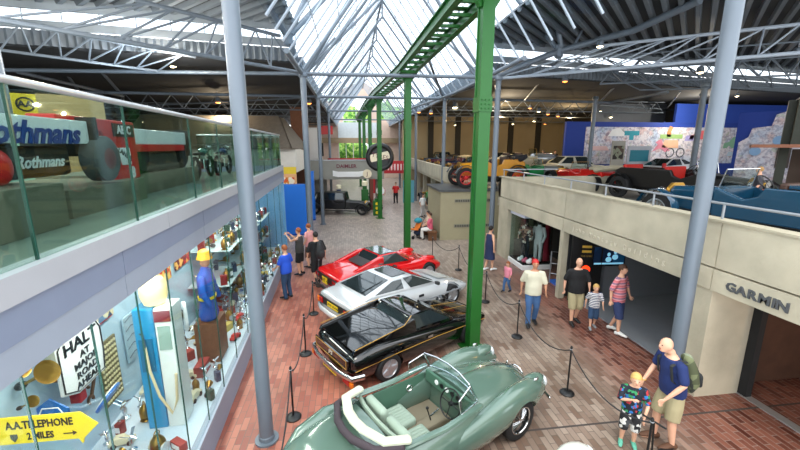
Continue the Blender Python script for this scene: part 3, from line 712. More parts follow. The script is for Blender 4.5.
# turned side panel with tower sketches
sp=thing('mural_side_panel','tall pale mural panel with tower silhouettes turned towards the aisle at right','mural',(23.6,18.6,2.5),R(-60))
MB().prism([(-1.6,.0),(1.6,0),(1.6,3.55),(1.1,3.6),(1.1,3.2),(.3,3.1),(.3,3.9),(-.2,3.7),(-.3,3.1),(-1.1,3.0),(-1.2,2.5),(-1.6,2.2)],-.05,.05,'Y').build('panel',MUM,sp)
MB().box((.2,.12,1.95),(4.0,.1,3.9)).build('blue_backing',NAVY,sp)
MB().box((.4,-.08,1.35),(.55,.04,1.1)).build('painted_door',mat('dark door','#4c4440',.7),sp)
for x,z in ((1.2,2.6),(.1,2.3),(-.8,1.7)): MB().lathe([(.25,0),(.25,.02)],(x,-.08,z),16,rot=Matrix.Rotation(PI/2,3,'X')).build('painted_roundel',mat('soft blue paint','#8fb6df',.7),sp)
# info stands on the deck
def infost(lbl,x,y,z0,w,h,c,c2,rz=0):
    t=thing('information_panel',lbl,'panel',(x,y,z0),rz); MB().box((0,0,h/2),(w,.08,h)).build('board',c,t,bevel=.01)
    MB().box((0,-.045,h*.7),(w*.8,.01,h*.35)).build('picture',c2,t); MB().box((0,-.045,h*.25),(w*.7,.01,h*.2)).build('text_block',mat('text grey','#8b8f92',.6),t)
infost('tall stone grey information panel with small photographs before the mural',16.0,21.2,ZD,.85,2.3,mat('stone panel','#a5a196',.6),blotch('photo print',['#5b4b3f','#8b8f7a','#38332f'],5))
infost('pale grey information panel with a car picture, topped in teal, before the mural',17.9,21.8,ZD,1.6,2.0,mat('teal board','#b8bcc4',.5),mat('teal print','#147a8c',.5))
o=MB().lathe([(.12,0),(.12,.02),(.11,1.0),(.06,1.05)],n=12).build('bollard',RED); o.location=(17.6,19.4,ZD); tag(o,'red and white round post left of the white sports car on the deck','bollard')
# right edge: dark booth with timber canopy
bt=thing('shop_booth','dark green booth with a brown timber canopy edge at the right edge','booth',(13.5,10.5,ZD),R(-48))
MB().box((1.7,.6,2.75),(3.0,1.6,1.4)).build('fascia_box',mat('dark olive booth','#23281b',.6),bt); MB().box((1.2,.1,2.0),(3.8,1.6,.1)).build('timber_canopy',mat('varnished timber','#7a4526',.4,0,.2,8),bt)
MB().box((.12,.3,1.7),(.22,.2,3.4)).build('post',mat('dark olive booth','#23281b',.6),bt); MB().box((1.8,1.3,.95),(2.8,.1,1.9)).build('back_panel',mat('booth back','#4b3a2f',.7),bt)
for z in (.9,1.4): MB().box((1.9,1.0,z),(2.2,.5,.04)).build('shelf',mat('dark shelf','#3a2b22',.6),bt)
cols=[mat('brass ware','#c8a04c',.4,.5),RED,mat('mustard tin','#b98b2c',.5),mat('bottle green tin','#3c5a38',.5),WHITE]
for i in range(14):
    z=(.92,1.42)[i%2]; x=.9+(i//2)*.3
    o=MB().lathe([(.07,0),(.08,.02),(.08,.16),(.04,.2),(.04,.24)],n=10).build('tin_can',cols[i%5]); o.matrix_world=Matrix.Translation((13.5,10.5,ZD))@Matrix.Rotation(R(-48),4,'Z')@Matrix.Translation((x,.95,z))
    tag(o,'small tin or brass pot on a shelf inside the dark booth at the right edge','tin','tins on the booth shelves')
# ================================================================ FAR HALL
GREY=mat('grey timber fascia','#8f8f88',.7,0,.1,3)
br=thing('footbridge','grey panelled footbridge beam with maroon lettering across the far hall','footbridge',(0,0,0))
MB().span((-3.0,28,2.1),(2.45,28.3,3.46)).build('side_panel',GREY,br); MB().span((-3.0,28.3,2.1),(2.45,30.7,2.25)).build('deck',GREY,br); MB().span((-3.1,27.95,3.46),(2.5,28.35,3.52)).build('coping',LEAD,br)
text('DAIMLER',.36,mat('maroon letters','#6b2a3a',.6),br,(-.3,27.98,3.05),(PI/2,0,0),.01,bold=.008)
MB().prism([(-1.3,2.35),(-.9,2.28),(.6,2.28),(1.0,2.4),(1.0,2.72),(.6,2.66),(-.9,2.66),(-1.3,2.75)],27.93,27.99,'Y').build('scroll_plaque',WHITE,br)
sgn=thing('round_sign','small cream roundel with a dark anchor mark on the footbridge','sign',(1.2,27.9,2.5))
MB().lathe([(.33,0),(.33,.04)],n=24,rot=Matrix.Rotation(PI/2,3,'X')).build('disc',mat('cream','#e8dcc0',.6),sgn); text('J',.4,mat('maroon letters','#6b2a3a',.6),sgn,(0,-.05,0),(PI/2,0,0),.01)
MB().span((-2.9,30.2,0),(-1.9,30.6,2.1)).build('pier',GREY,br); MB().span((1.95,30.2,0),(2.4,30.6,2.1)).build('pier',GREY,br)
rd=thing('round_wheel_sign','large round black and cream tyre shaped sign above the petrol pumps','sign',(2.0,26.0,3.75))
MB().torus((0,0,0),.8,.17,'Y',36,10).build('tyre_ring',BLACK,rd,smooth=True)
MB().lathe([(.7,0),(.7,.05)],n=32,rot=Matrix.Rotation(PI/2,3,'X')).build('disc',mat('dark disc','#2f3335',.5),rd); MB().box((0,-.08,.05),(1.4,.05,.5),rot=Matrix.Rotation(R(-12),3,'Y')).build('cream_band',mat('cream','#e8dcc0',.6),rd)
text('TYRES',.42,mat('maroon letters','#6b2a3a',.6),rd,(0,-.11,.05),(PI/2,-R(-12),0),.01)
ra=thing('red_archway','red painted timber archway with white fretwork in the far hall','archway',(3.6,36.5,0))
RD2=mat('fairground red','#b3202c',.5)
MB().span((-1.5,0,1.9),(2.2,.15,3.1)).build('header',RD2,ra)
for x in (-1.5,2.0): MB().span((x,0,0),(x+.25,.2,2.2)).build('post',RD2,ra)
fw=MB()
for k in range(11): fw.span((-1.3+k*.31,-.03,2.2),(-1.15+k*.31,0,2.8))
fw.build('fretwork',mat('pinkish white','#e8cfd0',.6),ra)
rb=thing('red_gantry','red scaffold frame carrying a dark car body above the footbridge','gantry',(-1.2,30.9,2.3))
for z in (.15,1.1): MB().span((-.6,0,z),(3.6,.1,z+.14)).build('rail',RD2,rb)
for x in (-.6,.8,2.2,3.5): MB().span((x,0,0),(x+.1,.1,1.2)).build('post',RD2,rb)
pn=thing('advert_tower','white and red painted hoarding with a yellow panel, far left of the glazed gable','hoarding',(-3.2,33,2.8))
MB().box((0,0,1.6),(1.7,.2,3.2)).build('white_board',WHITE,pn); MB().box((1.2,-.02,3.0),(1.2,.2,.7)).build('red_board',RED,pn); MB().box((-.6,-.12,2.6),(.5,.05,1.2)).build('yellow_board',mat('amber board','#e6a21c',.5),pn); MB().box((.8,-.12,1.4),(.35,.05,1.1)).build('dark_window',DK,pn)
# blue display boxes
for x,y,w_,z,l in ((-2.85,19.6,1.2,2.6,'wide bright blue display panel beside the end of the glass case'),(-2.5,23.6,.5,3.0,'taller narrow bright blue display panel behind the slim column')):
    t=thing('blue_partition',l,'partition',(x,y,0)); MB().box((0,0,z/2),(w_,.5,z)).build('panel',BLUE,t,bevel=.01); MB().box((0,0,.04),(w_+.04,.54,.08)).build('skirting',mat('deep blue','#0b4aa0',.5),t)
# village shops with stone-slate roof
vs=thing('village_shop','stone slated long roof over white shop fronts behind the left gallery','building',(0,0,0))
SL=mat('stone slate','#7d7468',.9,0,.3,5,bump=.6,bscale=14)
MB().slab([(-13,23.4,4.3),(-3.5,23.4,4.3),(-4.6,26.5,6.3),(-13,26.5,6.3)],.15).build('roof',SL,vs)
MB().slab([(-3.5,23.4,4.3),(-3.2,30,4.2),(-4.6,28,6.3),(-4.6,26.5,6.3)],.12).build('roof_hip',SL,vs)
MB().span((-13,24,0),(-4.3,24.3,4.35)).build('shop_wall',mat('limewash','#dedbd2',.8,0,.1),vs); MB().span((-4.4,24,2.9),(-3.3,29,4.3)).build('side_wall',mat('limewash','#dedbd2',.8,0,.1),vs)
for x in (-12,-10,-8,-6): MB().span((x,23.95,1),(x+1.2,24,2.6)).build('shop_window',DK,vs); 
MB().span((-4.4,24,0),(-4.1,29,2.9)).build('brown_screen',WOOD,vs)
MB().span((-5.2,23.9,3.7),(-3.3,23.99,4.3)).build('oak_lintel',mat('dark oak','#4a4038',.8),vs) if False else None
po=thing('poster_board','yellow and orange poster board beside the white shop wall','poster',(-3.65,22.9,0))
MB().box((0,0,1.65),(.95,.08,3.3)).build('board',mat('peach poster','#e9b07a',.6,0,.2,3),po); MB().box((0,-.05,3.1),(.95,.03,.4)).build('yellow_header',YELLOW,po); MB().box((0,-.05,2.3),(.7,.02,.8)).build('orange_print',blotch('orange print',['#e0602c','#f1e6d0','#d98b3a'],7),po)
# brick chimney stack
o=MB().span((0,0,0),(1.1,1,7.3)).build('brick_stack',mat('old brick','#6e4a38',.9,0,.3,6)); o.location=(-4.3,29.5,0); tag(o,'dark brick stack rising behind the slated roof','chimney')
# ================================================================ VEHICLES
CARGL=mat('car glass','#2b3538',.04,.3,.05,spec=.9)
TRIMB=mat('black trim','#1a1b1c',.5)
def wheel(par,x,y,r,w,side,rim='alloy',rm=None,tm=None,name='wheel'):
    # axle along Y; side=+1 left
    k=MB(); q=w/2
    k.lathe([(r*.66,-q),(r*.9,-q),(r*.985,-q*.75),(r,-q*.4),(r,q*.4),(r*.985,q*.75),(r*.9,q),(r*.66,q)],(x,y,r),28,'Y',ring=True)
    t=k.build(name,tm or RUBBER,par,smooth=True)
    rm=rm or mat('alloy','#b9bdc2',.3,.7)
    d=MB(); o=side*q*.55
    d.torus((x,y+side*q*.8,r),r*.64,r*.045,'Y',28,6); 
    if rim=='alloy':
        d.lathe([(r*.62,o-.01),(r*.62,o+.005)],(x,y,r),24,'Y')
        d.lathe([(r*.16,o),(r*.14,o+side*.03)],(x,y,r),14,'Y')
        for i in range(5):
            a=2*PI*i/5; d.box((x+math.cos(a)*r*.36,y+o+side*.015,r+math.sin(a)*r*.36),(r*.55,.03,r*.16),rot=Matrix.Rotation(-a,3,'Y'))
    elif rim=='wire':
        d.lathe([(r*.15,-.02),(r*.13,.05*1)],(x,y+side*q*.6,r),14,'Y')
        for i in range(28):
            a=2*PI*i/28; b=a+(.25 if i%2 else -.25)
            d.chain([(x+math.cos(a)*r*.1,y+side*q*.9,r+math.sin(a)*r*.1),(x+math.cos(b)*r*.63,y+side*q*.4,r+math.sin(b)*r*.63)],[.004,.004],4)
    else:
        d.lathe([(r*.16,-.04),(r*.16,.04),(r*.1,.07)],(x,y,r),14,'Y'); d.torus((x,y,r),r*.66,r*.07,'Y',28,6)
        for i in range(12):
            a=2*PI*i/12; d.chain([(x,y,r),(x+math.cos(a)*r*.64,y,r+math.sin(a)*r*.64)],[r*.035,r*.028],6)
    d.build('rim',rm,t,smooth=True); return t
def carbody(name,st,m,par,arches,sub=2,extra=(),prof=None):
    vs=[];fs=[];mb=MB()
    for s in st:
        x,w,zb,zs,zt,ws=s[:6]; zm=s[6] if len(s)>6 else (zb+zs)/2+.04
        half=[(0,zb),(.6*w,zb),(.93*w,zb+.02),(w,zm-.06),(w*.995,zm+.06),(ws,zs),(ws*.62,zs*.3+zt*.7),(0,zt)]
        ring=half+[(-a,b) for a,b in half[-2:0:-1]]
        vs+=[(x,a,b) for a,b in ring]
    n=14
    for i in range(len(st)-1):
        for j in range(n): fs.append((i*n+j,i*n+(j+1)%n,(i+1)*n+(j+1)%n,(i+1)*n+j))
    for base,rev in ((0,1),((len(st)-1)*n,0)):
        c=[(base+j,base+j+1,base+n-j-1 if j else base+n-1,) for j in range(0)]
        # quads across the end
        L=[base+j for j in range(8)]; Rr=[base]+[base+n-j for j in range(1,7)]+[base+7]
        for j in range(7):
            q=[L[j],L[j+1],Rr[j+1],Rr[j]]; q=list(dict.fromkeys(q)); fs.append(tuple(q if rev else q[::-1]))
    mb.add(vs,fs); o=mb.build(name,m,par,sub=sub)
    o.data.materials.clear()
    cs=[]
    for (x,r,w) in arches:
        for sd in (-1,1):
            c=MB().lathe([(r,-.17),(r,.3)] if sd>0 else [(r,-.3),(r,.17)],(x,sd*w,r*.86),28,'Y'); cs.append(c)
    cut(o,cs+list(extra)); o.data.materials.clear(); o.data.materials.append(m)
    for p in o.data.polygons: p.use_smooth=True
    o.data.set_sharp_from_angle(angle=R(35)); return o
def quadlid(par,a,b,c,d,nm,m,mar=.08,th=.012,bul=.0,off=.004):
    q=[Vector(p) for p in (a,b,c,d)]
    if (q[2]-q[0]).cross(q[3]-q[1]).z<0: q=q[::-1]
    return MB().slab(q,th,mar,off,bul,6,6).build(nm,m,par,smooth=True)
def cabin(par,wb,rf,rr,rb,m,gl=None,split=.62,pm=None):
    """wb,rf,rr,rb = (x,halfwidth,z) of screen base, roof front, roof rear, rear base"""
    gl=gl or CARGL
    P={}
    for k,q in zip('abcd',(wb,rf,rr,rb)):
        P[k]=Vector((q[0],q[1],q[2])); P[k.upper()]=Vector((q[0],-q[1],q[2]))
    vs=[P[k] for k in 'abcdABCD']+[Vector((wb[0],wb[1]*.98,wb[2]-.2)),Vector((rb[0],rb[1]*.98,rb[2]-.2)),Vector((wb[0],-wb[1]*.98,wb[2]-.2)),Vector((rb[0],-rb[1]*.98,rb[2]-.2))]
    fs=[(0,1,5,4),(1,2,6,5),(2,3,7,6),(0,3,2,1),(4,5,6,7),(0,8,9,3),(4,7,11,10),(0,4,10,8),(3,9,11,7),(8,10,11,9)]
    o=MB().add(vs,fs).build('cabin_shell',m,par,bevel=.035,smooth=50)
    ctr=Vector(((rf[0]+rr[0])/2,0,wb[2]))
    def outw(q):
        n=(q[2]-q[0]).cross(q[3]-q[1]); m_=(q[0]+q[1]+q[2]+q[3])/4
        return q if n.dot(m_-ctr)>0 else q[::-1]
    def sl(q,nm,**k):
        q=outw(q); return MB().slab(q,.012,off=.006,nu=4,nv=4,**k).build(nm,gl,par,smooth=True)
    sl([P['A'],P['a'],P['b'],P['B']],'windscreen',m=.07)
    sl([P['d'],P['D'],P['C'],P['c']],'rear_window',m=.1)
    for s in (1,-1):
        a,b,c,d=(P['a'],P['b'],P['c'],P['d']) if s>0 else (P['A'],P['B'],P['C'],P['D'])
        cb=a.lerp(d,split); cm=b.lerp(c,min(1,split+.15))
        q=[a,cb,cm,b] if s<0 else [a,b,cm,cb]
        q=[p.copy() for p in q]
        q=outw(q); o2=MB().slab(q,.012,m=.07,off=.006).build('side_window',gl,par)
        if split<.75:
            q=[cb,d,c,cm] if s<0 else [cb,cm,c,d]; MB().slab(outw(q),.012,m=.13,off=.006).build('quarter_window',gl,par)
    return o
def plate(par,x,y,z,rot,txt,m=PLATE,w=.52,h=.12):
    p=MB().box((0,0,0),(.015,w,h)).build('number_plate',m,par); p.location=(x,y,z); p.rotation_euler=rot
    text(txt,h*.85,BLACK,p,(-.009,0,0),(PI/2,0,-PI/2),.002,sx=1.1)
    return p
def lamps(par,x,z,ys,dim,m,nm='tail_light'):
    for y in ys: MB().box((x,y,z),dim).build(nm,m,par,bevel=.006)
AMB=mat('amber lens','#e0711a',.2); TAIL=mat('red lens','#a51518',.15); CLR=mat('headlamp glass','#d5dcdf',.08,.4)
def wiper(par,x,z): pass
# ---- white wedge coupe
WP=mat('silver white paint','#cfd3d6',.22,.25,.03,coat=1)
c=thing('sports_coupe','silver white wedge shaped coupe between the red and the black cars','car',(1.25,9.97,0),R(32))
st=[(-2.08,.78,.36,.74,.78,.74),(-2.0,.86,.26,.82,.86,.80),(-1.6,.91,.2,.84,.89,.83),(-1.0,.93,.17,.83,.89,.84),(0,.92,.15,.76,.82,.84),(.7,.92,.16,.72,.79,.83),(1.2,.92,.18,.68,.73,.82),(1.7,.88,.2,.57,.62,.78),(2.02,.80,.27,.46,.5,.7),(2.1,.7,.32,.42,.45,.62)]
carbody('body_shell',st,WP,c,[(1.3,.36,.86),(-1.16,.36,.86)])
cabin(c,(.78,.72,.78),(-.02,.55,1.12),(-.62,.56,1.12),(-1.62,.74,.88),WP,split=.42)
quadlid(c,(-1.52,.42,.93),(-1.52,-.42,.93),(-.82,-.40,1.09),(-.82,.40,1.09),'tailgate_glass',CARGL,.02,.01)
MB().slab([(-.55,-.4,1.125),(-.08,-.4,1.125),(-.08,.4,1.125),(-.55,.4,1.125)],.012).build('sunroof',mat('smoked roof panel','#2a3032',.1),c)
for x in (1.3,-1.16):
    for s in (1,-1): wheel(c,x,s*.8,.3,.2,s)
MB().chain([(-2.06,.8,.4),(-2.16,.5,.4),(-2.18,0,.4),(-2.16,-.5,.4),(-2.06,-.8,.4)],[(.07,.05)]*5,10,round_=True,up=(0,0,1)).build('rear_bumper',WP,c,smooth=True)
MB().chain([(2.0,.72,.36),(2.15,.4,.34),(2.18,0,.34),(2.15,-.4,.34),(2.0,-.72,.36)],[(.06,.05)]*5,10,round_=True,up=(0,0,1)).build('front_bumper',WP,c,smooth=True)
MB().box((-2.07,0,.6),(.05,1.5,.2)).build('tail_panel',TRIMB,c,bevel=.01)
for s in (1,-1):
    MB().box((-2.1,s*.6,.6),(.03,.17,.15)).build('tail_light',TAIL,c,bevel=.006); MB().box((-2.1,s*.735,.6),(.035,.09,.15)).build('indicator',AMB,c,bevel=.006)
plate(c,-2.11,0,.6,(0,0,0),'OPW 654W')
MB().box((0,0,0),(.001,.001,.001)) 
for s in (1,-1):
    MB().box((.05,s*.918,.62),(.16,.02,.06)).build('door_handle',TRIMB,c); MB().box((.62,s*.93,.84),(.08,.14,.09)).build('door_mirror',TRIMB,c,bevel=.015)
MB().box((.2,0,.455),(2.9,1.862,.035)).build('side_moulding',mat('grey moulding','#8c9094',.5),c)
MB().slab([(1.05,-.5,.765),(1.55,-.45,.68),(1.55,.45,.68),(1.05,.5,.765)],.006).build('bonnet_louvre',WP,c)
# ---- black coupe with gold coachlines
BP=mat('black gloss paint','#0d0d0e',.08,.1,.03,coat=1); GL=mat('gold coachline','#b88c3a',.35,.3)
c=thing('mid_engined_coupe','black low coupe with gold pinstripes and chrome rear bumper','car',(1.22,7.79,0),R(31))
st=[(-1.96,.68,.36,.66,.68,.66),(-1.88,.78,.24,.76,.78,.74),(-1.5,.81,.18,.84,.84,.77),(-.9,.82,.15,.82,.84,.77),(0,.81,.14,.72,.76,.76),(.6,.81,.15,.68,.72,.74),(1.1,.82,.16,.66,.66,.74),(1.6,.77,.2,.56,.58,.68),(1.9,.66,.28,.46,.48,.58),(1.98,.55,.33,.42,.43,.48)]
carbody('body_shell',st,BP,c,[(1.2,.34,.8),(-1.14,.34,.8)])
cabin(c,(.78,.64,.72),(.12,.52,1.07),(-.42,.54,1.08),(-.62,.66,.82),BP,split=.98)
DECKR=mat('glossy engine lid','#141718',.03,.6,.03,coat=1)
MB().slab([(-1.84,-.66,.8),(-.6,-.6,.93),(-.6,.6,.93),(-1.84,.66,.8)],.02,nu=4,nv=4,bulge=.03).build('engine_lid',DECKR,c,smooth=True)
for s in (1,-1):
    MB().prism([(-1.9,.76),(-.35,.76),(-.4,1.05),(-.7,1.0),(-1.84,.85)],s*.62,s*.68,'Y').build('buttress',BP,c,bevel=.015)
    MB().chain([(-1.9,s*.782,.5),(-.9,s*.818,.56),(.1,s*.812,.56),(1.1,s*.822,.53),(1.75,s*.74,.45)],[.007]*5,5).build('coachline',GL,c)
    MB().chain([(-1.84,s*.69,.87),(-.7,s*.69,1.0),(-.42,s*.57,1.09)],[.008]*3,5).build('coachline',GL,c)
for s in (1,-1):
    MB().chain([(.55,s*.18,.745),(1.7,s*.14,.585)],[.006]*2,5).build('coachline',GL,c)
tp=MB().box((-1.975,0,.585),(.03,1.28,.19)).build('tail_panel',BP,c)
MB().chain([(-1.995,-.6,.5),(-1.995,.6,.5),(-1.995,.6,.67),(-1.995,-.6,.67),(-1.995,-.6,.5)],[.006]*5,5).build('panel_coachline',GL,tp)
text('JPS',.12,mat('silver badge','#d8d4c8',.3,.4),tp,(-1.995,0,.59),(PI/2,0,-PI/2),.004,shear=.3)
MB().chain([(-1.75,.84,.38),(-1.98,.78,.38),(-2.06,.4,.38),(-2.07,0,.38),(-2.06,-.4,.38),(-1.98,-.78,.38),(-1.75,-.84,.38)],[(.055,.035)]*7,10,up=(0,0,1)).build('rear_bumper',CHROME,c,smooth=True)
for s in (1,-1): MB().box((-1.99,s*.6,.26),(.05,.24,.1)).build('tail_light',TAIL,c,bevel=.01); MB().box((-1.985,s*.76,.26),(.05,.09,.1)).build('indicator',AMB,c,bevel=.01)
plate(c,-2.02,0,.27,(0,0,0),'GVF 712N')
for x in (1.2,-1.14):
    for s in (1,-1): wheel(c,x,s*.72,.29,.18,s)
MB().chain([(1.85,.6,.35),(2.02,.3,.34),(2.04,0,.34),(2.02,-.3,.34),(1.85,-.6,.35)],[(.04,.03)]*5,8,up=(0,0,1)).build('front_bumper',CHROME,c,smooth=True)
for s in (1,-1): MB().ball((1.55,s*.55,.6),(.16,.12,.07)).build('headlamp_pod',BP,c,smooth=True)
for s in (1,-1): MB().box((-.1,s*.815,.63),(.14,.02,.05)).build('door_handle',CHROME,c)
# ---- red targa sports car
RP=mat('scarlet paint','#d6171a',.16,.05,.04,coat=1)
c=thing('targa_sports_car','red sports car with a black roof panel, farthest of the four parked cars','car',(1.0,12.1,0),R(29))
st=[(-2.1,.7,.4,.66,.68,.68),(-2.02,.82,.3,.74,.76,.78),(-1.5,.87,.2,.8,.8,.8),(-1.0,.88,.16,.84,.82,.8),(-.2,.86,.15,.76,.8,.78),(.6,.85,.15,.7,.74,.78),(1.0,.87,.16,.76,.7,.78),(1.35,.88,.18,.78,.66,.74),(1.7,.84,.22,.66,.56,.7),(2.0,.72,.28,.48,.46,.56),(2.12,.5,.33,.42,.41,.42)]
carbody('body_shell',st,RP,c,[(1.3,.35,.84),(-1.2,.35,.84)])
cabin(c,(.72,.66,.76),(.15,.52,1.12),(-.45,.55,1.12),(-.8,.7,.85),RP,split=.98)
MB().slab([(-.45,-.5,1.125),(.1,-.47,1.125),(.1,.47,1.125),(-.45,.5,1.125)],.02).build('roof_panel',mat('silver black roof','#6d7478',.12,.6,coat=1),c)
MB().slab([(-1.1,-.42,.845),(-.72,-.5,.93),(-.72,.5,.93),(-1.1,.42,.845)],.014).build('engine_cover',mat('dark engine cover','#242021',.5),c)
for s in (1,-1):
    MB().prism([(-1.5,.8),(-.4,.8),(-.42,1.1),(-.62,1.08)],s*.54,s*.68,'Y').build('buttress',RP,c,bevel=.03)
    MB().ball((1.42,s*.6,.7),(.34,.17,.11)).build('headlamp_fairing',RP,c,smooth=True)
    for k in (0,1): MB().lathe([(.055,0),(.055,.03)],(-2.13,s*(.5+.14*k),.56),16,rot=Matrix.Rotation(PI/2,3,'Y')).build('tail_light',TAIL,c)
    MB().box((0,0,0),(.1,.16,.1)).build('door_mirror',RP,c,bevel=.02).location=(.55,s*.86,.9)
MB().box((-2.1,0,.55),(.03,1.35,.19)).build('tail_panel',TRIMB,c)
plate(c,-2.14,0,.5,(0,0,0),'XHT 46',w=.34,h=.2)
MB().chain([(-2.1,.78,.3),(-2.2,.4,.29),(-2.2,-.4,.29),(-2.1,-.78,.3)],[(.05,.03)]*4,8,up=(0,0,1)).build('rear_bumper',TRIMB,c,smooth=True)
MB().box((-1.2,0,.81),(1.2,.02,.02)).build('spine_trim',RP,c)
for x in (1.3,-1.2):
    for s in (1,-1): wheel(c,x,s*.77,.31,.2,s)
# ---- green grey roadster
GP=mat('suede green paint','#5b7468',.2,.15,.04,coat=1); HIDE=mat('pale green hide','#93a596',.6,0,.06); HIDE2=mat('green door card','#466a58',.6); CARP=mat('fawn carpet','#7c7462',.95,0,.15)
c=thing('open_roadster','grey green open roadster with hood down, nearest car, bottom centre','car',(1.02,4.82,0),R(28))
st=[(-2.15,.42,.42,.52,.56,.34),(-2.0,.58,.34,.66,.7,.5),(-1.6,.7,.26,.8,.86,.58),(-1.1,.77,.2,.84,.92,.62),(-.5,.76,.18,.84,.9,.64),(.2,.72,.18,.84,.92,.6),(.7,.7,.18,.84,.95,.5),(1.2,.66,.2,.82,.92,.4),(1.6,.58,.24,.76,.84,.32),(1.95,.45,.3,.62,.7,.24),(2.12,.3,.36,.5,.55,.16)]
cock=MB().prism([(-.92,-.54),(-.2,-.58),(.5,-.56),(.5,.56),(-.2,.58),(-.92,.54)],.30,1.3,'Z')
hoodwell=MB().prism([(-1.3,-.46),(-.98,-.5),(-.98,.5),(-1.3,.46)],.74,1.2,'Z')
carbody('body_shell',st,GP,c,[(1.3,.36,.7),(-1.28,.36,.74)],extra=(cock,))
# wings: full flowing front fenders and rear haunches
for s in (1,-1):
    f=MB().chain([(2.1,s*.52,.52),(1.95,s*.56,.58),(1.6,s*.6,.62),(1.25,s*.62,.62),(.8,s*.63,.55),(.3,s*.63,.47),(-.2,s*.64,.42)],[(.06,.08),(.15,.19),(.2,.28),(.2,.31),(.18,.3),(.14,.27),(.09,.2)],16,round_=True,up=(0,1,0))
    o=f.build('front_wing',GP,c,sub=1); cut(o,[MB().lathe([(.37,-.32),(.37,.5)] if s>0 else [(.37,-.5),(.37,.32)],(1.3,s*.62,.32),28,'Y')]); o.data.materials.clear(); o.data.materials.append(GP)
    for p in o.data.polygons: p.use_smooth=True
    o.data.set_sharp_from_angle(angle=R(40))
    f=MB().chain([(-.55,s*.64,.46),(-.9,s*.66,.52),(-1.3,s*.67,.54),(-1.7,s*.62,.5),(-2.0,s*.52,.44)],[(.09,.2),(.16,.3),(.18,.32),(.15,.26),(.06,.12)],16,round_=True,up=(0,1,0))
    f.build('rear_wing',GP,c,smooth=60)
    MB().lathe([(.1,-.02),(.115,.0),(.115,.02),(.09,.05),(.03,.065)],(2.0,s*.56,.68),20,rot=Matrix.Rotation(PI/2,3,'Y')).build('headlamp',CLR,c,smooth=True)
    MB().ball((1.78,s*.56,.76),(.26,.13,.1)).build('headlamp_fairing',GP,c,smooth=True)
    MB().ball((1.72,s*.66,.86),(.06,.025,.025)).build('sidelamp',CHROME,c,smooth=True)
    # cutaway door top roll, screen post, quarterlight
    MB().chain([(.48,s*.62,.9),(-.2,s*.62,.85),(-.85,s*.6,.9)],[(.05,.035)]*3,8,round_=True,up=(0,1,0)).build('door_capping',GP,c,smooth=True)
    MB().box((-.15,s*.565,.62),(1.1,.02,.4)).build('door_card',HIDE2,c)
    MB().torus((.1,s*.55,.66),.05,.012,'Y',14,6).build('door_pull',CHROME,c)
    MB().chain([(.5,s*.52,.92),(.36,s*.50,1.22)],[.014,.012],8).build('screen_pillar',CHROME,c)
    q=MB().slab([(.48,s*.56,.93),(.12,s*.6,.9),(.1,s*.57,1.1),(.36,s*.52,1.2)],.006).build('quarterlight',GLCASE,c)
    MB().chain([(.48,s*.56,.93),(.12,s*.6,.9),(.1,s*.57,1.1),(.36,s*.52,1.2)],[.009]*4,6).build('quarterlight_frame',CHROME,q)
for y0,y1 in ((-.53,-.0),(0,.53)):
    MB().slab([(.52,y0,.92),(.56 if y1==0 else .52,y1,.92),(.4 if y1==0 else .36,y1,1.22),(.36 if y0<0 else .4,y0,1.22)] if 0 else [(.52,y0,.92),(.52,y1,.92),(.37,y1,1.22),(.37,y0,1.22)],.006).build('windscreen',GLCASE,c)
MB().chain([(.36,-.5,1.22),(.41,-.25,1.245),(.43,0,1.25),(.41,.25,1.245),(.36,.5,1.22)],[.015]*5,8).build('screen_frame',CHROME,c,smooth=True)
MB().chain([(.5,-.54,.93),(.58,-.25,.955),(.6,0,.96),(.58,.25,.955),(.5,.54,.93)],[.013]*5,8).build('screen_base',CHROME,c,smooth=True)
MB().box((-.2,0,.31),(1.35,1.06,.02)).build('carpet',CARP,c)
MB().box((-.2,0,.37),(1.2,.22,.14)).build('transmission_tunnel',CARP,c,bevel=.03)
MB().box((.44,0,.8),(.05,1.06,.2)).build('dashboard',HIDE2,c,bevel=.01)
for k,y in enumerate((-.12,0,.12,.24,-.24)):
    MB().lathe([(.04,0),(.04,.012)],(.41,y,.82),14,rot=Matrix.Rotation(-PI/2,3,'Y')).build('dial',[BLACK,WHITE][k%2],c)
w_=MB().torus((0,0,0),.2,.012,'Z',26,8).lathe([(.04,-.01),(.03,.02)],n=12)
for a in (0,PI/2,PI,1.5*PI): w_.chain([(0,0,0),(.19*math.cos(a),.19*math.sin(a),0)],[.008]*2,5)
sw=w_.build('steering_wheel',BLACK,c,smooth=True); sw.location=(.22,-.28,.84); sw.rotation_euler=(0,R(-68),0)
MB().chain([(.42,-.28,.74),(.22,-.28,.84)],[.02,.02],8).build('steering_column',BLACK,c)
MB().chain([(.1,0,.42),(.02,.0,.66)],[.01,.01],6).ball((.02,0,.68),.025).build('gear_lever',BLACK,c,smooth=True)
MB().chain([(.05,.08,.4),(.3,.06,.5)],[.012,.012],6).build('handbrake',CHROME,c)
def seat(y):
    s=MB()
    s.box((-.36,y,.48),(.46,.44,.14)); b=s.build('seat_cushion',HIDE,c,bevel=.04,smooth=60)
    k=MB().box((-.66,y,.7),(.13,.46,.46),rot=Matrix.Rotation(R(-12),3,'Y')).build('seat_back',HIDE,c,bevel=.05,smooth=60)
    for i in range(6):
        MB().chain([(-.56,y-.15+.06*i,.555),(-.2,y-.15+.06*i,.555)],[(.02,.01)]*2,6).build('pleat',HIDE,b,smooth=True)
seat(.27); seat(-.27)
MB().chain([(-.8,-.56,.86),(-.86,-.3,.89),(-.88,0,.9),(-.86,.3,.89),(-.8,.56,.86)],[(.05,.03)]*5,8,round_=True,up=(0,0,1)).build('cockpit_rear_roll',HIDE,c,smooth=True)
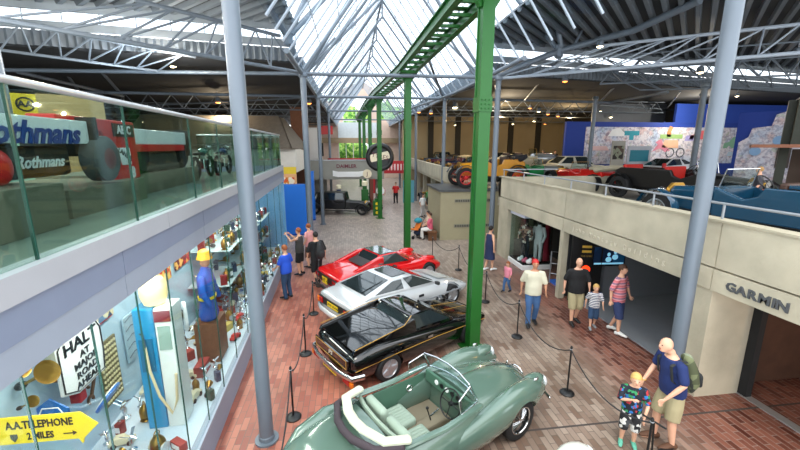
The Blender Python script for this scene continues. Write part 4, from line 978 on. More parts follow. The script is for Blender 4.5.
MB().chain([(-.78,-.6,.98),(-1.06,-.5,1.02),(-1.18,-.2,1.04),(-1.2,0,1.04),(-1.18,.2,1.04),(-1.06,.5,1.02),(-.78,.6,.98)],[(.045,.07)]*7,10,round_=True,up=(0,0,1)).build('folded_hood',mat('cream hood lining','#c7ccb6',.8),c,smooth=True)
MB().chain([(-.9,-.62,.93),(-1.2,-.5,.97),(-1.34,-.2,.98),(-1.36,0,.98),(-1.34,.2,.98),(-1.2,.5,.97),(-.9,.62,.93)],[(.05,.05)]*7,10,round_=True,up=(0,0,1)).build('hood_cover',mat('aubergine hood','#3b3238',.8),c,smooth=True)
MB().chain([(.62,0,.965),(1.2,0,.935),(1.7,0,.81),(2.0,0,.66)],[.007]*4,6).build('bonnet_strip',CHROME,c)
g=MB()
for k in range(9): g.chain([(2.14,-.12+.03*k,.32),(2.13,-.12+.03*k,.5),(2.05,-.1+.025*k,.62)],[.006]*3,5)
g.torus((2.1,0,.46),.16,.012,'X',20,6); g.build('radiator_grille',CHROME,c)
for s in (1,-1): MB().chain([(2.22,s*.08,.38),(2.2,s*.45,.4),(2.02,s*.74,.44)],[(.03,.02)]*3,8,round_=True,up=(0,0,1)).ball((2.23,s*.3,.44),(.03,.03,.09)).build('front_bumper',CHROME,c,smooth=True)
for s in (1,-1): MB().chain([(-2.2,s*.3,.42),(-2.12,s*.6,.44)],[(.03,.02)]*2,8,round_=True,up=(0,0,1)).build('rear_bumper',CHROME,c,smooth=True)
for x in (1.3,-1.28):
    for s in (1,-1): wheel(c,x,s*.66,.34,.16,s,'wire',CHROME)
text('PNR 7',.1,WHITE,c,(-2.19,0,.36),(PI/2,0,-PI/2),.002,name='number_lettering')
# ---- cream car: only its front corner enters at the bottom
CW=mat('ivory paint','#dcdcd2',.2,.05,.03,coat=1)
c=thing('ivory_saloon','ivory car whose rounded front corner just enters the bottom edge beside the roadster','car',(1.35,2.45,0),R(26))
st=[(-2,.6,.4,.7,.76,.55),(-1.7,.76,.25,.82,.9,.66),(-.8,.8,.2,.85,.95,.7),(.3,.8,.2,.82,.95,.7),(.9,.8,.2,.8,.9,.68),(1.5,.76,.24,.76,.84,.62),(1.9,.62,.32,.66,.72,.48),(2.05,.42,.4,.56,.6,.3)]
carbody('body_shell',st,CW,c,[(1.3,.36,.76),(-1.2,.36,.76)])
cabin(c,(.6,.66,.9),(.1,.55,1.3),(-.8,.56,1.3),(-1.4,.66,.92),CW,split=.98)
for x in (1.3,-1.2):
    for s in (1,-1): wheel(c,x,s*.7,.32,.16,s)
for s in (1,-1): MB().ball((1.7,s*.52,.7),(.32,.2,.14)).build('wing_top',CW,c,smooth=True); MB().lathe([(.09,-.02),(.1,.02),(.02,.05)],(1.97,s*.5,.66),16,rot=Matrix.Rotation(PI/2,3,'Y')).build('headlamp',CLR,c,smooth=True)
# ================= generic vintage tourer
def vintage(name,label,loc,rz,body,wheelc,L=3.9,W=1.5,r=.4,wing=None,hood=False,seatc=None,closed=False,rim='spoke',hl=None,bonnet=None,fold=None):
    t=thing(name,label,'vintage car',loc,rz)
    wing=wing or BLACK; bonnet=bonnet or body; w=W/2; xf=L/2-r-.05; xr=-L/2+r+.1
    MB().span((-L/2+.1,-w*.45,r*.9),(L/2-.05,w*.45,r*1.15)).build('chassis',BLACK,t)
    # bonnet: tapered with rounded top
    b=MB(); P=[]
    def sec(x,hw,z0,z1): return [(x,-hw,z0),(x,-hw,z1-.1),(x,-hw*.6,z1),(x,hw*.6,z1),(x,hw,z1-.1),(x,hw,z0)]
    S=[sec(xf+.1,.27,r*1.1,r*2.35),sec(xf-.9,.34,r*1.1,r*2.5),sec(xf-1.15,.42,r*1.1,r*2.62)]
    vs=sum(S,[]); n=6; fs=[]
    for i in range(len(S)-1):
        for j in range(n): fs.append((i*n+j,i*n+(j+1)%n,(i+1)*n+(j+1)%n,(i+1)*n+j))
    fs+=[tuple(range(n)),tuple(range(2*n,3*n))]
    b.add(vs,fs).build('bonnet',bonnet,t,bevel=.01)
    rad=MB().prism([(-.28,r*1.0),(.28,r*1.0),(.3,r*2.2),(.16,r*2.5),(-.16,r*2.5),(-.3,r*2.2)],xf+.1,xf+.19,'X').build('radiator',mat('brass radiator','#b58b3c',.3,.8),t,bevel=.01)
    MB().prism([(-.22,r*1.1),(.22,r*1.1),(.23,r*2.1),(-.23,r*2.1)],xf+.19,xf+.2,'X').build('core',BLACK,rad)
    # tub
    x0=xf-1.15; x1=-L/2+.15
    tub=MB().prism([(x0,r*1.1),(x0,r*2.6),(x0-.15,r*2.45),(x0-.55,r*2.1),(x0-.8,r*2.3),(x0-.9,r*2.75),(x1+.25,r*2.75),(x1,r*2.4),(x1+.1,r*1.1)],-w*.72,w*.72,'Y').build('body_tub',body,t,bevel=.03)
    if not closed:
        cutb=MB().span((x1+.2,-w*.6,r*1.5),(x0-.1,w*.6,r*4)); cut(tub,[cutb]); tub.data.materials.clear(); tub.data.materials.append(body)
        sc=seatc or mat('dark hide','#3b2418',.5)
        for xs in (x0-1.0,x1+.45):
            MB().span((xs-.1,-w*.58,r*1.5),(xs+.4,w*.58,r*2.0)).build('seat_cushion',sc,t,bevel=.03); MB().span((xs-.2,-w*.58,r*1.9),(xs-.06,w*.58,r*3.0)).build('seat_back',sc,t,bevel=.04)
        f=MB()
        f.chain([(x0-.02,-w*.6,r*2.55),(x0-.12,-w*.6,r*3.5),(x0-.12,w*.6,r*3.5),(x0-.02,w*.6,r*2.55)],[.014]*4,6); f.build('windscreen_frame',BRASS if hl is None else CHROME,t)
        MB().slab([(x0-.03,-w*.58,r*2.6),(x0-.03,w*.58,r*2.6),(x0-.11,w*.58,r*3.45),(x0-.11,-w*.58,r*3.45)],.006).build('windscreen',GLCASE,t)
        sw=MB().torus((0,0,0),.19,.013,'Z',20,6)
        for a in range(4): sw.chain([(0,0,0),(.18*math.cos(a*PI/2),.18*math.sin(a*PI/2),0)],[.008]*2,4)
        s=sw.build('steering_wheel',BLACK,t); s.location=(x0-.42,-w*.3,r*2.85); s.rotation_euler=(0,R(-50),0)
    else:
        rf=[(x0,w*.7,r*2.55),(x0-.1,w*.66,r*4.1),(x1+.4,w*.62,r*4.1),(x1+.05,w*.66,r*2.7)]
        cabin(t,rf[0],rf[1],rf[2],rf[3],body,split=.5)
    if fold:
        MB().chain([(x1+.3,-w*.75,r*2.75),(x1+.05,-w*.6,r*2.95),(x1-.05,0,r*3.0),(x1+.05,w*.6,r*2.95),(x1+.3,w*.75,r*2.75)],[(.12,.16)]*5,10,round_=True,up=(0,0,1)).build('folded_hood',fold,t,smooth=True)
        for s in (1,-1): MB().chain([(x1+.7,s*w*.76,r*2.85),(x1,s*w*.74,r*3.15)],[(.05,.07)]*2,8,round_=True).build('hood_fold',fold,t,smooth=True)
    for s in (1,-1):
        for x in (xf,xr): wheel(t,x,s*(w-.08),r,.11,s,rim,wheelc)
        y=s*(w-.06)
        for xc_,a0,a1,nm in ((xf,200,20,'front_wing'),(xr,170,-10,'rear_wing')):
            q=[]
            for i in range(8):
                a=R(a0+(a1-a0)*i/7); q.append((xc_+math.cos(a)*r*1.18,y,r+max(math.sin(a),-.35)*r*1.22))
            MB().chain(q,[(.02,.13)]*8,8,up=(0,0,1)).build(nm,wing,t,smooth=True)
        MB().span((xr+r*1.1,y-.13,r*.8),(xf-r*1.1,y+.13,r*.86)).build('running_board',wing,t)
        MB().lathe([(.02,-.1),(.1,-.02),(.12,.04),(.12,.06)],(xf+.22,s*.38,r*2.0),16,rot=Matrix.Rotation(PI/2,3,'Y')).build('headlamp',hl or BRASS,t,smooth=True)
    return t
YO=mat('ochre varnish','#c98a1c',.3,.05,.1,coat=.6); RW=mat('red wheel','#c9272a',.4)
vintage('vintage_tourer','yellow ochre vintage car with red spoked wheels on the concrete plinth',(6.98,18.75,2.46),R(183),YO,RW,L=3.9,W=1.5,r=.5,bonnet=YO,fold=mat('black hood cloth','#222226',.9))
SILV=mat('polished silver','#b9c2cb',.25,.7)
t=vintage('vintage_racer','silver vintage racing car with big red wheels at the near end of the upper deck',(11.9,24.4,2.5),R(5),mat('aluminium body','#b9b7a8',.35,.5),RW,L=4.2,W=1.5,r=.52,bonnet=SILV,wing=mat('cream wing','#cfc49c',.5))
MB().lathe([(.34,-.9),(.4,-.7),(.42,.3),(.3,.8),(.05,1.0)],(1.2,0,1.15),20,rot=Matrix.Rotation(PI/2,3,'Y')).build('engine_cowl',SILV,t,smooth=True)
vintage('vintage_tourer','bright red vintage car with black spare wheel near the middle of the handrail',(10.9,16.6,2.5),R(95),mat('post red','#c8201c',.25,coat=.7),mat('grey wheel','#8a8e90',.5),L=3.9,W=1.5,r=.36,wing=BLACK,fold=mat('fawn hood','#b3aa92',.9))
vintage('vintage_tourer','green and silver vintage car on the deck just beyond the red one',(9.9,19.5,2.5),R(4),mat('racing green','#178046',.3,coat=.6),mat('grey wheel','#8a8e90',.5),L=3.7,W=1.45,r=.38,bonnet=mat('bare metal','#9aa0a0',.35,.6))
t=vintage('vintage_tourer','long black open vintage car with scarlet seats on the upper deck',(11.6,11.9,2.5),R(-78),mat('dull coach black','#0b0b0c',.4),mat('black wheel','#222325',.4),L=4.9,W=1.65,r=.43,seatc=mat('scarlet hide','#c4281f',.45),hl=CHROME)
for s in (1,-1): MB().torus((1.9-.2,s*.78,.5),.43,.06,'Y',26,8).build('spare_wheel',RUBBER,t,smooth=True) if s>0 else None
TB=mat('teal blue coachwork','#123e58',.2,.1,coat=.6)
t=vintage('vintage_limousine','large teal blue vintage car with silver spoked wheel at the right edge of the deck',(8.75,6.6,2.5),R(100),TB,mat('silver wheel','#9aa3a8',.35,.6),L=5.0,W=1.75,r=.43,wing=TB,hl=CHROME,fold=mat('cream canvas','#c9bfa2',.9))
# folded canvas and gilt parts heaped over the blue car's tail
MB().span((-.75,-.5,1.2),(-.35,.5,1.26)).build('luggage_rack',TB,t)
MB().chain([(-2.5,-.3,1.45),(-1.9,.1,1.5),(-1.2,.2,1.42)],[(.14,.06),(.2,.1),(.1,.05)],10,round_=True).build('canvas_bundle',mat('cream canvas','#c9bfa2',.9),t,smooth=True)
# distant white sports car before the mural
c=thing('sports_coupe','white low modern coupe parked in front of the mural','car',(18.9,20.8,2.5),R(190))
st=[(-2.2,.8,.4,.8,.86,.7),(-2.0,.9,.25,.86,.92,.76),(-1.3,.93,.18,.86,.94,.8),(0,.92,.15,.8,.88,.8),(.8,.92,.16,.78,.86,.8),(1.4,.92,.18,.74,.74,.78),(2.0,.8,.24,.58,.6,.66),(2.2,.6,.3,.48,.5,.5)]
WH2=mat('white gloss paint','#e8ecf0',.15,0,.02,coat=1)
carbody('body_shell',st,WH2,c,[(1.35,.38,.84),(-1.3,.38,.84)]); cabin(c,(1.0,.72,.82),(.1,.56,1.26),(-.6,.56,1.26),(-1.6,.72,.92),WH2,split=.6)
for x in (1.35,-1.3):
    for s in (1,-1): wheel(c,x,s*.8,.34,.22,s)
WHC=c
# black saloon under the footbridge
t=vintage('vintage_saloon','black upright vintage saloon parked under the footbridge beside the petrol pumps',(-.75,25.7,0),R(-14),mat('dull coach black','#0b0b0c',.4),mat('black wheel','#222325',.4),L=4.1,W=1.55,r=.36,closed=True,hl=CHROME)
# green vintage car and far row
vintage('vintage_tractor_car','green vintage car with black wheels parked beyond the concrete plinth',(6.1,27.2,0),R(95),mat('brewery green','#1c7a34',.35),BLACK,L=3.6,W=1.5,r=.45)
far=[('dark maroon','#4a1e2a','first of the row above the far parapet'),('navy','#1e2740','second of the row above the far parapet'),('plum','#5c2440','third of the row above the far parapet'),('blue grey','#3c4a5a','fourth of the row above the far parapet')]
for i,(cn,cc,wh) in enumerate(far):
    vintage('vintage_tourer','%s vintage car, %s'%(cn,wh),(7.9+.1*i,24+3.6*i,2.5),R(186),mat(cn+' coach paint',cc,.25,coat=.5),mat('grey wheel','#8a8e90',.5),L=3.8,W=1.5,r=.38,fold=mat('black hood cloth','#222226',.9) if i%2 else mat('cream canvas','#c9bfa2',.9))
def saloon(label,loc,rz,m,sc=1):
    c=thing('classic_saloon',label,'car',loc,rz,sc=sc)
    st=[(-2.2,.66,.4,.78,.84,.6),(-2.0,.78,.28,.86,.92,.7),(-1.2,.84,.2,.9,.95,.76),(.2,.84,.2,.88,.93,.76),(1.2,.84,.2,.86,.92,.74),(1.9,.8,.26,.76,.82,.68),(2.2,.66,.34,.64,.68,.52)]
    carbody('body_shell',st,m,c,[(1.35,.36,.76),(-1.3,.36,.76)],sub=1); cabin(c,(.8,.7,.9),(.3,.58,1.4),(-.9,.58,1.4),(-1.5,.7,.94),m,split=.5)
    for x in (1.35,-1.3):
        for s in (1,-1): wheel(c,x,s*.74,.32,.16,s)
    for s in (1,-1): MB().ball((2.18,s*.5,.62),(.05,.1,.1)).build('headlamp',CLR,c,smooth=True)
    MB().chain([(2.25,.7,.42),(2.3,0,.42),(2.25,-.7,.42)],[.04]*3,8).build('front_bumper',CHROME,c,smooth=True); return c
saloon('black rounded saloon against the beige back wall, right of the thick green post',(14.6,34,2.5),R(-80),mat('coach black','#101113',.14,coat=1))
saloon('dark saloon against the beige back wall, directly left of the thick green post',(9.4,38.2,2.5),R(-85),mat('dark grey coach','#25282c',.2,coat=1))
saloon('dark brown saloon against the back wall near the blue mural wall',(19.5,36.5,2.5),R(-78),mat('brown coach','#33261f',.2,coat=1))
saloon('dark red saloon parked on the deck before the back wall',(16.2,29.5,2.5),R(10),mat('dark red coach','#7d2228',.2,coat=1))
saloon('cream yellow classic car on the deck right of the thick green post',(12.6,27.4,2.5),R(15),mat('primrose coach','#c9bd84',.3,coat=.6))
saloon('long pale cream classic car in the middle of the upper deck',(13.7,21.75,2.5),R(-3),mat('ivory coach','#cdc8b4',.3,coat=.6))
# ================= racing cars behind the glass balustrade
PLTH=mat('olive reflection plinth','#6a6a5c',.7,0,.12,2)  # plinths shaped after olive reflections in the balustrade glass
FLIT=mat('livery blue','#123a86',.4); LWH=mat('livery white','#dce4ea',.35)
def lplinth(label,u0,u1,v0,v1,h):
    o=lspan(MB(),u0,u1,v0,v1,3.55,3.55+h).build('reflection_plinth',PLTH,bevel=.01); tag(o,label,'plinth'); return o
lplinth('olive grey plinth built from a glass reflection nearest the camera in the glazed gallery',3.0,5.1,1.3,2.9,.52)
lplinth('olive grey plinth built from a glass reflection under the large pale tyre in the glazed gallery',5.5,7.6,1.5,3.2,.38)
lplinth('olive grey plinth built from a glass reflection under the red and white racing car',8.1,11.4,1.8,3.6,.4)
rc=lroot('racing_car','white and blue racing car bodywork with big blue italic lettering behind the glass','racing car',0,0,3.55)
def lb(mb,u0,u1,v0,v1,z0,z1): return mb.span((-v1,u0,z0),(-v0,u1,z1))
# local frame: x=-v , y=u
w1=lb(MB(),3.6,6.3,1.6,1.66,.98,1.3).build('wing_board',LWH,rc,bevel=.01)
text('Rothmans',.36,FLIT,w1,(-1.585,5.2,1.1),(PI/2,0,PI/2),.004,shear=.35,bold=.012,sx=1.15)
# text must read from the hall (+X side)
lb(MB(),3.6,6.3,1.66,2.4,1.26,1.3).build('wing_plane',LWH,rc); lb(MB(),6.3,6.36,1.5,2.5,.8,1.36).build('wing_end_plate',TRIMB,rc)
lb(MB(),2.9,6.0,1.7,2.6,.56,.95).build('engine_body',TRIMB,rc,bevel=.06)
text('Rothmans',.17,LWH,rc,(-1.685,3.9,.76),(PI/2,0,PI/2),.004,shear=.35,bold=.004); text('Rothmans',.2,LWH,rc,(-1.685,5.4,.75),(PI/2,0,PI/2),.004,shear=.35,bold=.004)
for u,l in ((3.2,0),(5.35,1)):
    MB().lathe([(.12,0),(.3,0),(.36,.06),(.36,.3),(.3,.36),(.12,.36)],(-2.9+.4,u,.88),26,rot=Matrix.Rotation(PI/2,3,'Y')).build('tyre',RUBBER,rc,smooth=True)
MB().ball((-1.68,4.75,.72),(.1,.16,.2)).build('red_air_duct',RED,rc,smooth=True)
MB().lathe([(.13,-.14),(.28,-.14),(.34,-.1),(.34,.1),(.28,.14),(.13,.14)],(-1.6,6.5,.76),30,rot=Matrix.Rotation(PI/2,3,'Y')).build('front_tyre',mat('grey tyre','#54585a',.7),rc,smooth=True)  # tyre greyer than the other rubber
MB().lathe([(.16,-.1),(.16,.13),(.05,.15)],(-1.59,6.5,.76),20,rot=Matrix.Rotation(PI/2,3,'Y')).build('wheel_rim',mat('dark red rim','#6b2a2c',.4),rc,smooth=True)
r2=lroot('racing_car','red racing car with number 8 and a white stripe behind the glass','racing car',0,0,3.55)
MB().prism([(5.9,1.38),(8.0,1.38),(8.0,.36),(7.2,.36),(7.2,.9),(6.9,1.18),(5.9,1.2)],-2.1,-1.75,'X').build('side_panel',RED,r2,bevel=.02)
MB().prism([(6.1,1.16),(6.55,1.1),(6.9,.9),(7.2,.55),(7.2,.75),(6.95,1.0),(6.6,1.2)],-1.75,-1.735,'X').build('white_stripe',LWH,r2)
MB().box((-1.74,7.58,1.22),(.01,.7,.22)).build('dark_label',BLACK,r2); text('AB-C',.2,LWH,r2,(-1.73,7.58,1.22),(PI/2,0,PI/2),.003,bold=.006)
MB().prism([(7.28,.92),(7.72,.92),(7.72,.62),(7.4,.62)],-1.75,-1.74,'X').build('white_label',LWH,r2)
text('LANDIS',.13,BLACK,r2,(-1.735,7.52,.8),(PI/2,R(25),PI/2),.003); text('8',.28,LWH,r2,(-1.735,7.72,.47),(PI/2,0,PI/2),.004,bold=.01)
MB().span((-2.5,8.0,.98),(-1.8,10.7,1.28)).build('wing_board',LWH,r2,bevel=.02); MB().span((-2.5,8.0,.84),(-1.78,10.5,.98)).build('wing_stripe',RED,r2,bevel=.01); MB().span((-2.6,10.7,.7),(-1.7,10.76,1.34)).build('wing_end_plate',TRIMB,r2)
MB().span((-2.7,8.1,.42),(-1.9,10.9,.84)).build('chassis_tub',mat('dark tub','#3c3d3a',.4),r2,bevel=.06)
for u in (8.4,10.6): MB().lathe([(.1,-.15),(.3,-.15),(.36,-.1),(.36,.1),(.3,.15),(.1,.15)],(-2.0,u,.76),24,rot=Matrix.Rotation(PI/2,3,'Y')).build('wheel',RUBBER,r2,smooth=True)
for i,(u,v,l) in enumerate([(12.2,1.9,'motorcycle with chrome engine nearest the column behind the glass'),(13.6,1.7,'motorcycle with chrome engine at the far end of the gallery')]):
    m=lroot('motorcycle',l,'motorcycle',u,v,3.55,PI/2)
    for x in (-.65,.65): 
        w_=MB().torus((x,0,.33),.28,.05,'Y',26,8).build('wheel',RUBBER,m,smooth=True); MB().lathe([(.05,-.05),(.05,.05)],(x,0,.33),10,'Y').build('hub',CHROME,w_)
    MB().box((0,0,.42),(.4,.2,.3)).build('engine',CHROME,m,bevel=.03); MB().ball((.1,0,.78),(.28,.13,.13)).build('fuel_tank',[mat('teal tank','#2f6a5c',.2,coat=1),mat('navy tank','#233c66',.2,coat=1)][i],m,smooth=True)
    MB().chain([(-.55,0,.72),(-.1,0,.74)],[(.1,.04)]*2,8,round_=True,up=(0,1,0)).build('saddle',BLACK,m,smooth=True)
    MB().chain([(.65,0,.33),(.45,0,.95)],[.03]*2,8).chain([(.4,-.33,1.0),(.45,0,.97),(.4,.33,1.0)],[.014]*3,6).chain([(-.65,0,.33),(-.2,0,.7),(.45,0,.85)],[.02]*3,6).build('frame_and_bars',CHROME,m,smooth=True)
    MB().lathe([(.03,-.1),(.1,0),(.1,.03)],(.55,0,.9),14,rot=Matrix.Rotation(PI/2,3,'Y')).build('headlamp',CHROME,m,smooth=True)
# AA patrol sign & posters in the gallery
a=thing('hanging_badge','small yellow square badge with a black ring mark hanging at the upper left','sign',(-8.5,11.6,5.2),R(35))
MB().prism([(-.3,.65),(.3,.65),(.28,.15),(0,0),(-.28,.15)],-.02,.02,'Y').build('badge_board',YELLOW,a)
MB().torus((0,-.03,.38),.17,.022,'Y',20,6).build('badge_ring',BLACK,a); text('AA',.22,BLACK,a,(0,-.03,.38),(PI/2,0,0),.006,bold=.01)
o=MB().box((0,0,1.1),(1.3,.1,2.2)).build('notice_screen',mat('tan screen','#a58a62',.8,0,.1)); o.location=(-7.0,11.0,3.55); o.rotation_euler=(0,0,R(30)); tag(o,'tan display screen behind the red racing car in the gallery','screen')
o=MB().box((0,0,1.0),(2.2,.1,1.5)).build('dark_screen',mat('slate screen','#39424a',.7)); o.location=(-10.5,12.0,3.55); o.rotation_euler=(0,0,R(35)); tag(o,'dark slate display screen at the back left of the gallery','screen')
rb=lroot('back_rail','white tubular rail at the back of the glazed gallery','railing',2,6.2,3.55)
MB().tube((0,0,1.15),(0,10,1.15),.03,8).build('top_rail',WHITE,rb)
for k in range(6): MB().tube((0,k*2,0),(0,k*2,1.15),.02,8).build('rail_post',WHITE,rb)
for i,(u,v,h,col,l) in enumerate([(12.8,4.5,1.5,'#2f7a4a','green upright display board among the gallery exhibits'),(14.2,3.2,1.3,'#d8dcd6','pale display board at the far end of the gallery'),(10.4,5.0,1.2,'#8fb3a5','soft green display board behind the motorcycles'),(9.8,5.6,1.6,'#3d5866','slate blue board behind the second racing car')]):
    o=lspan(MB(),u,u+.08,v,v+1.0,3.55,3.55+h).build('display_board',mat('board '+col,col,.7)); tag(o,l,'board')
# ================================================================ PEOPLE
SKIN=mat('skin','#d8a68a',.55,0,.06); SKIN2=mat('tanned skin','#c08a6c',.55,0,.06)
HAIRB=mat('brown hair','#4b3020',.7,0,.2,20); HAIRF=mat('fair hair','#c9a25e',.7,0,.2,20); HAIRD=mat('dark hair','#1d1714',.7); HAIRR=mat('ginger hair','#8e4f2a',.7,0,.2,20); GREYH=mat('grey hair','#8d867c',.7)
def M_(d,k,dflt): return d.get(k,dflt)
def person(label,loc,rz,h=1.75,skin=None,shirt=None,sleeve=.75,hem=.9,bottom=None,leglen='trousers',shoe=None,hair=None,hairlen='short',fat=1.,P=None,near=False,group=None,female=False,bald=False,dress=False,face=None):
    """local: faces +Y, right hand at +X. P overrides joints (metres for a 1.75 m figure)."""
    s=h/1.75; skin=skin or SKIN
    J=dict(hipz=.93,lean=0,pel=(0,0),knR=(.11,.03,.5),anR=(.12,-.02,.08),toR=(.14,.15,.035),knL=(-.11,.03,.5),anL=(-.12,-.02,.08),toL=(-.14,.15,.035),
           elR=(.27,-.03,1.15),wrR=(.29,.08,.92),elL=(-.27,-.03,1.15),wrL=(-.29,.08,.92),head=(0,0))
    J.update(P or {})
    child=h<1.35; hs=1.0 if not child else 1.28
    px,py=J['pel']; ln=J['lean']; hz=J['hipz']; dz=hz-.93
    def T(z,x=0,y=0): # torso point with lean
        f=max(0,(z-.93)); return V(px+x,py+y+math.sin(ln)*f, hz+math.cos(ln)*f if z>=.93 else hz+(z-.93))
    t=thing('person',label,'person',loc,rz,group); t.scale=(s,s,s)
    sw=.185 if not female else .165
    tors=[(.86,.155,.115),(.95,.17*(1.03 if female else 1),.12),(1.06,.145,.105),(1.2,.16,.11),(1.33,.18,.11),(1.43,.14,.085),(1.48,.07,.065)]
    def torso(mb,inf,z0,z1,f=1.):
        pts=[];rad=[]
        zs=[z0]+[q[0] for q in tors if z0<q[0]<z1]+[z1]
        for z in zs:
            for a,b in zip(tors,tors[1:]):
                if a[0]<=z<=b[0]: k=(z-a[0])/(b[0]-a[0]); rx=a[1]+(b[1]-a[1])*k; ry=a[2]+(b[2]-a[2])*k; break
            else: rx,ry=(tors[0][1:] if z<tors[0][0] else tors[-1][1:])
            belly=1+(fat-1)*max(0,1-abs(z-1.05)/.35)
            RX=rx*(1+(fat-1)*.5)*belly**.5+inf; RY=ry*belly+inf
            if inf>0 and z<1.1: RX=max(RX,.196*(1+(fat-1)*.5)); RY=max(RY,.145*fat)
            pts.append(T(z)); rad.append((RX,RY))
        mb.chain(pts,rad,16,round_=False,up=(1,0,0))
    sh={k:T(1.41,sg*sw) for k,sg in (('R',1),('L',-1))}
    hip={k:V(px+sg*.09,py,hz-.03) for k,sg in (('R',1),('L',-1))}
    vox=.014 if near else .02
    b=MB(); torso(b,0,.86,1.48); lf=1+(fat-1)*.4
    nk=T(1.47); hd=T(1.64)+V(J['head'][0],.025+J['head'][1],0)
    b.chain([T(1.44),T(1.53,0,.005),hd-V(0,.01,.07*hs)],[.062,.052,.05],10,round_=True)
    b.ball(hd+V(0,0,.0),(.074*hs,.092*hs,.108*hs),16,12); b.ball(hd+V(0,.035*hs,-.06*hs),(.052*hs,.055*hs,.05*hs),12,8)   # skull + jaw
    b.ball(hd+V(0,.095*hs,-.015*hs),(.014*hs,.02*hs,.024*hs),8,6)
    for k,sg in (('R',1),('L',-1)):
        b.ball(hd+V(sg*.076*hs,-.005,-.01),(.012*hs,.022*hs,.032*hs),8,6)
        e,w=V(*J['el'+k]),V(*J['wr'+k]); b.chain([sh[k]-V(sg*.03,0,0),sh[k],sh[k].lerp(e,.5),e,e.lerp(w,.35),w],[.05,.056*lf,.047*lf,.038,.038,.025],10,round_=True)
        kn,an,to=V(*J['kn'+k]),V(*J['an'+k]),V(*J['to'+k])
        b.chain([hip[k],hip[k].lerp(kn,.3),kn,kn.lerp(an,.3),an],[.09*lf,.085*lf,.056,.056,.036],12,round_=True)
        b.chain([an,an.lerp(to,.5)-V(0,0,.02),to],[.036,(.04,.03),(.035,.02)],8,round_=True)
        d=(w-e).normalized(); palm=w+d*.05; b.chain([w,palm,w+d*.09],[(.022,.022),(.035,.016),(.036,.013)],8,round_=True,up=(0,1,0))
    body=b.build('body',skin,t,remesh=vox,smooth=180)
    # five separate fingers grown out of each palm
    fm=MB()
    for k,sg in (('R',1),('L',-1)):
        e,w=V(*J['el'+k]),V(*J['wr'+k]); d=(w-e).normalized(); a=(V(0,1,0)-d*d.y).normalized(); n_=d.cross(a)*(-sg)
        base=w+d*.085
        for i,(o_,L_) in enumerate(((.027,.07),(.009,.08),(-.009,.075),(-.026,.058))):
            p0=base+a*o_-d*.02; p1=p0+d*(L_*.5)+n_*-.004; p2=p0+d*(L_*.85)+n_*-.028; fm.chain([p0,p1,p2],[.0088,.008,.0065],6,round_=True)
        p0=w+d*.035+a*.025; fm.chain([p0,p0+a*.03+d*.03,p0+a*.036+d*.062-n_*.01],[.011,.01,.008],6,round_=True)
    fo=fm.build('fingers',skin,None,smooth=180)
    # join fingers into the body mesh (one figure)
    bm=bmesh.new(); bm.from_mesh(body.data); bm.from_mesh(fo.data); bm.to_mesh(body.data); bm.free(); D.objects.remove(fo,do_unlink=True)
    for p in body.data.polygons: p.use_smooth=True
    # clothes
    if shirt:
        c=MB(); torso(c,.016,hem if not dress else .9,1.455)
        if sleeve:
            for k,sg in (('R',1),('L',-1)):
                e=V(*J['el'+k]); w=V(*J['wr'+k])
                P_=[sh[k]-V(sg*.04,0,-.0),sh[k]]+([sh[k].lerp(e,min(1,sleeve))] if sleeve<=1 else [e,e.lerp(w,sleeve-1)])
                r_=[.06,.069*lf]+([.064*lf] if sleeve<=1 else [.055,.045]); c.chain(P_,r_,10,round_=True)
        if dress: c.chain([T(1.0),T(.9),V(px,py+.01,hz-.2),V(px,py+.01,hz-.45)],[(.16,.12),(.19,.14),(.21,.16),(.24,.19)],16,up=(1,0,0))
        c.build('shirt' if not dress else 'dress',shirt,t,remesh=vox,smooth=180)
    if bottom and not dress:
        c=MB(); pts=[T(.99),T(.93),V(px,py,hz-.06)]; c.chain(pts,[(.172*(1+(fat-1)*.6),.125*fat),(.186*(1+(fat-1)*.5),.132*fat),(.18,.125)],16,up=(1,0,0))
        for k,sg in (('R',1),('L',-1)):
            kn,an=V(*J['kn'+k]),V(*J['an'+k])
            if leglen=='shorts': c.chain([hip[k],hip[k].lerp(kn,.5),hip[k].lerp(kn,1.0)],[.1*lf,.108*lf,.1],12,round_=False)
            elif leglen=='long shorts': c.chain([hip[k],hip[k].lerp(kn,.5),kn,kn.lerp(an,.18)],[.1*lf,.108*lf,.098,.098],12)
            else: c.chain([hip[k],hip[k].lerp(kn,.5),kn,kn.lerp(an,.5),an],[.1*lf,.098*lf,.074,.07,.064],12,round_=True)
        c.build('shorts' if 'shorts' in leglen else 'trousers',bottom,t,remesh=vox,smooth=180)
    shoe=shoe or BLACK
    for k,sg in (('R',1),('L',-1)):
        an,to=V(*J['an'+k]),V(*J['to'+k]); dd=(to-an); dd.z=0; dd=dd.normalized() if dd.length>.01 else V(0,1,0)
        q=V(an.x,an.y,min(an.z,to.z+.045)); MB().chain([q-dd*.05-V(0,0,.02),q+dd*.03,q+dd*.11-V(0,0,.012),q+dd*.19-V(0,0,.022)],[(.042,.045),(.047,.05),(.05,.038),(.036,.026)],12,round_=True,up=tuple(dd.cross(V(0,0,1)))).build('shoe',shoe,t,smooth=180)
    # head details
    for sg in (1,-1): MB().ball(hd+V(sg*.03*hs,.083*hs,.012*hs),(.012,.008,.008),8,6).build('eye',mat('eye dark','#1a1512',.3),t,smooth=True)
    MB().ball(hd+V(0,.085*hs,-.052*hs),(.024,.01,.006),8,6).build('mouth',mat('lips','#a8584c',.5),t,smooth=True)
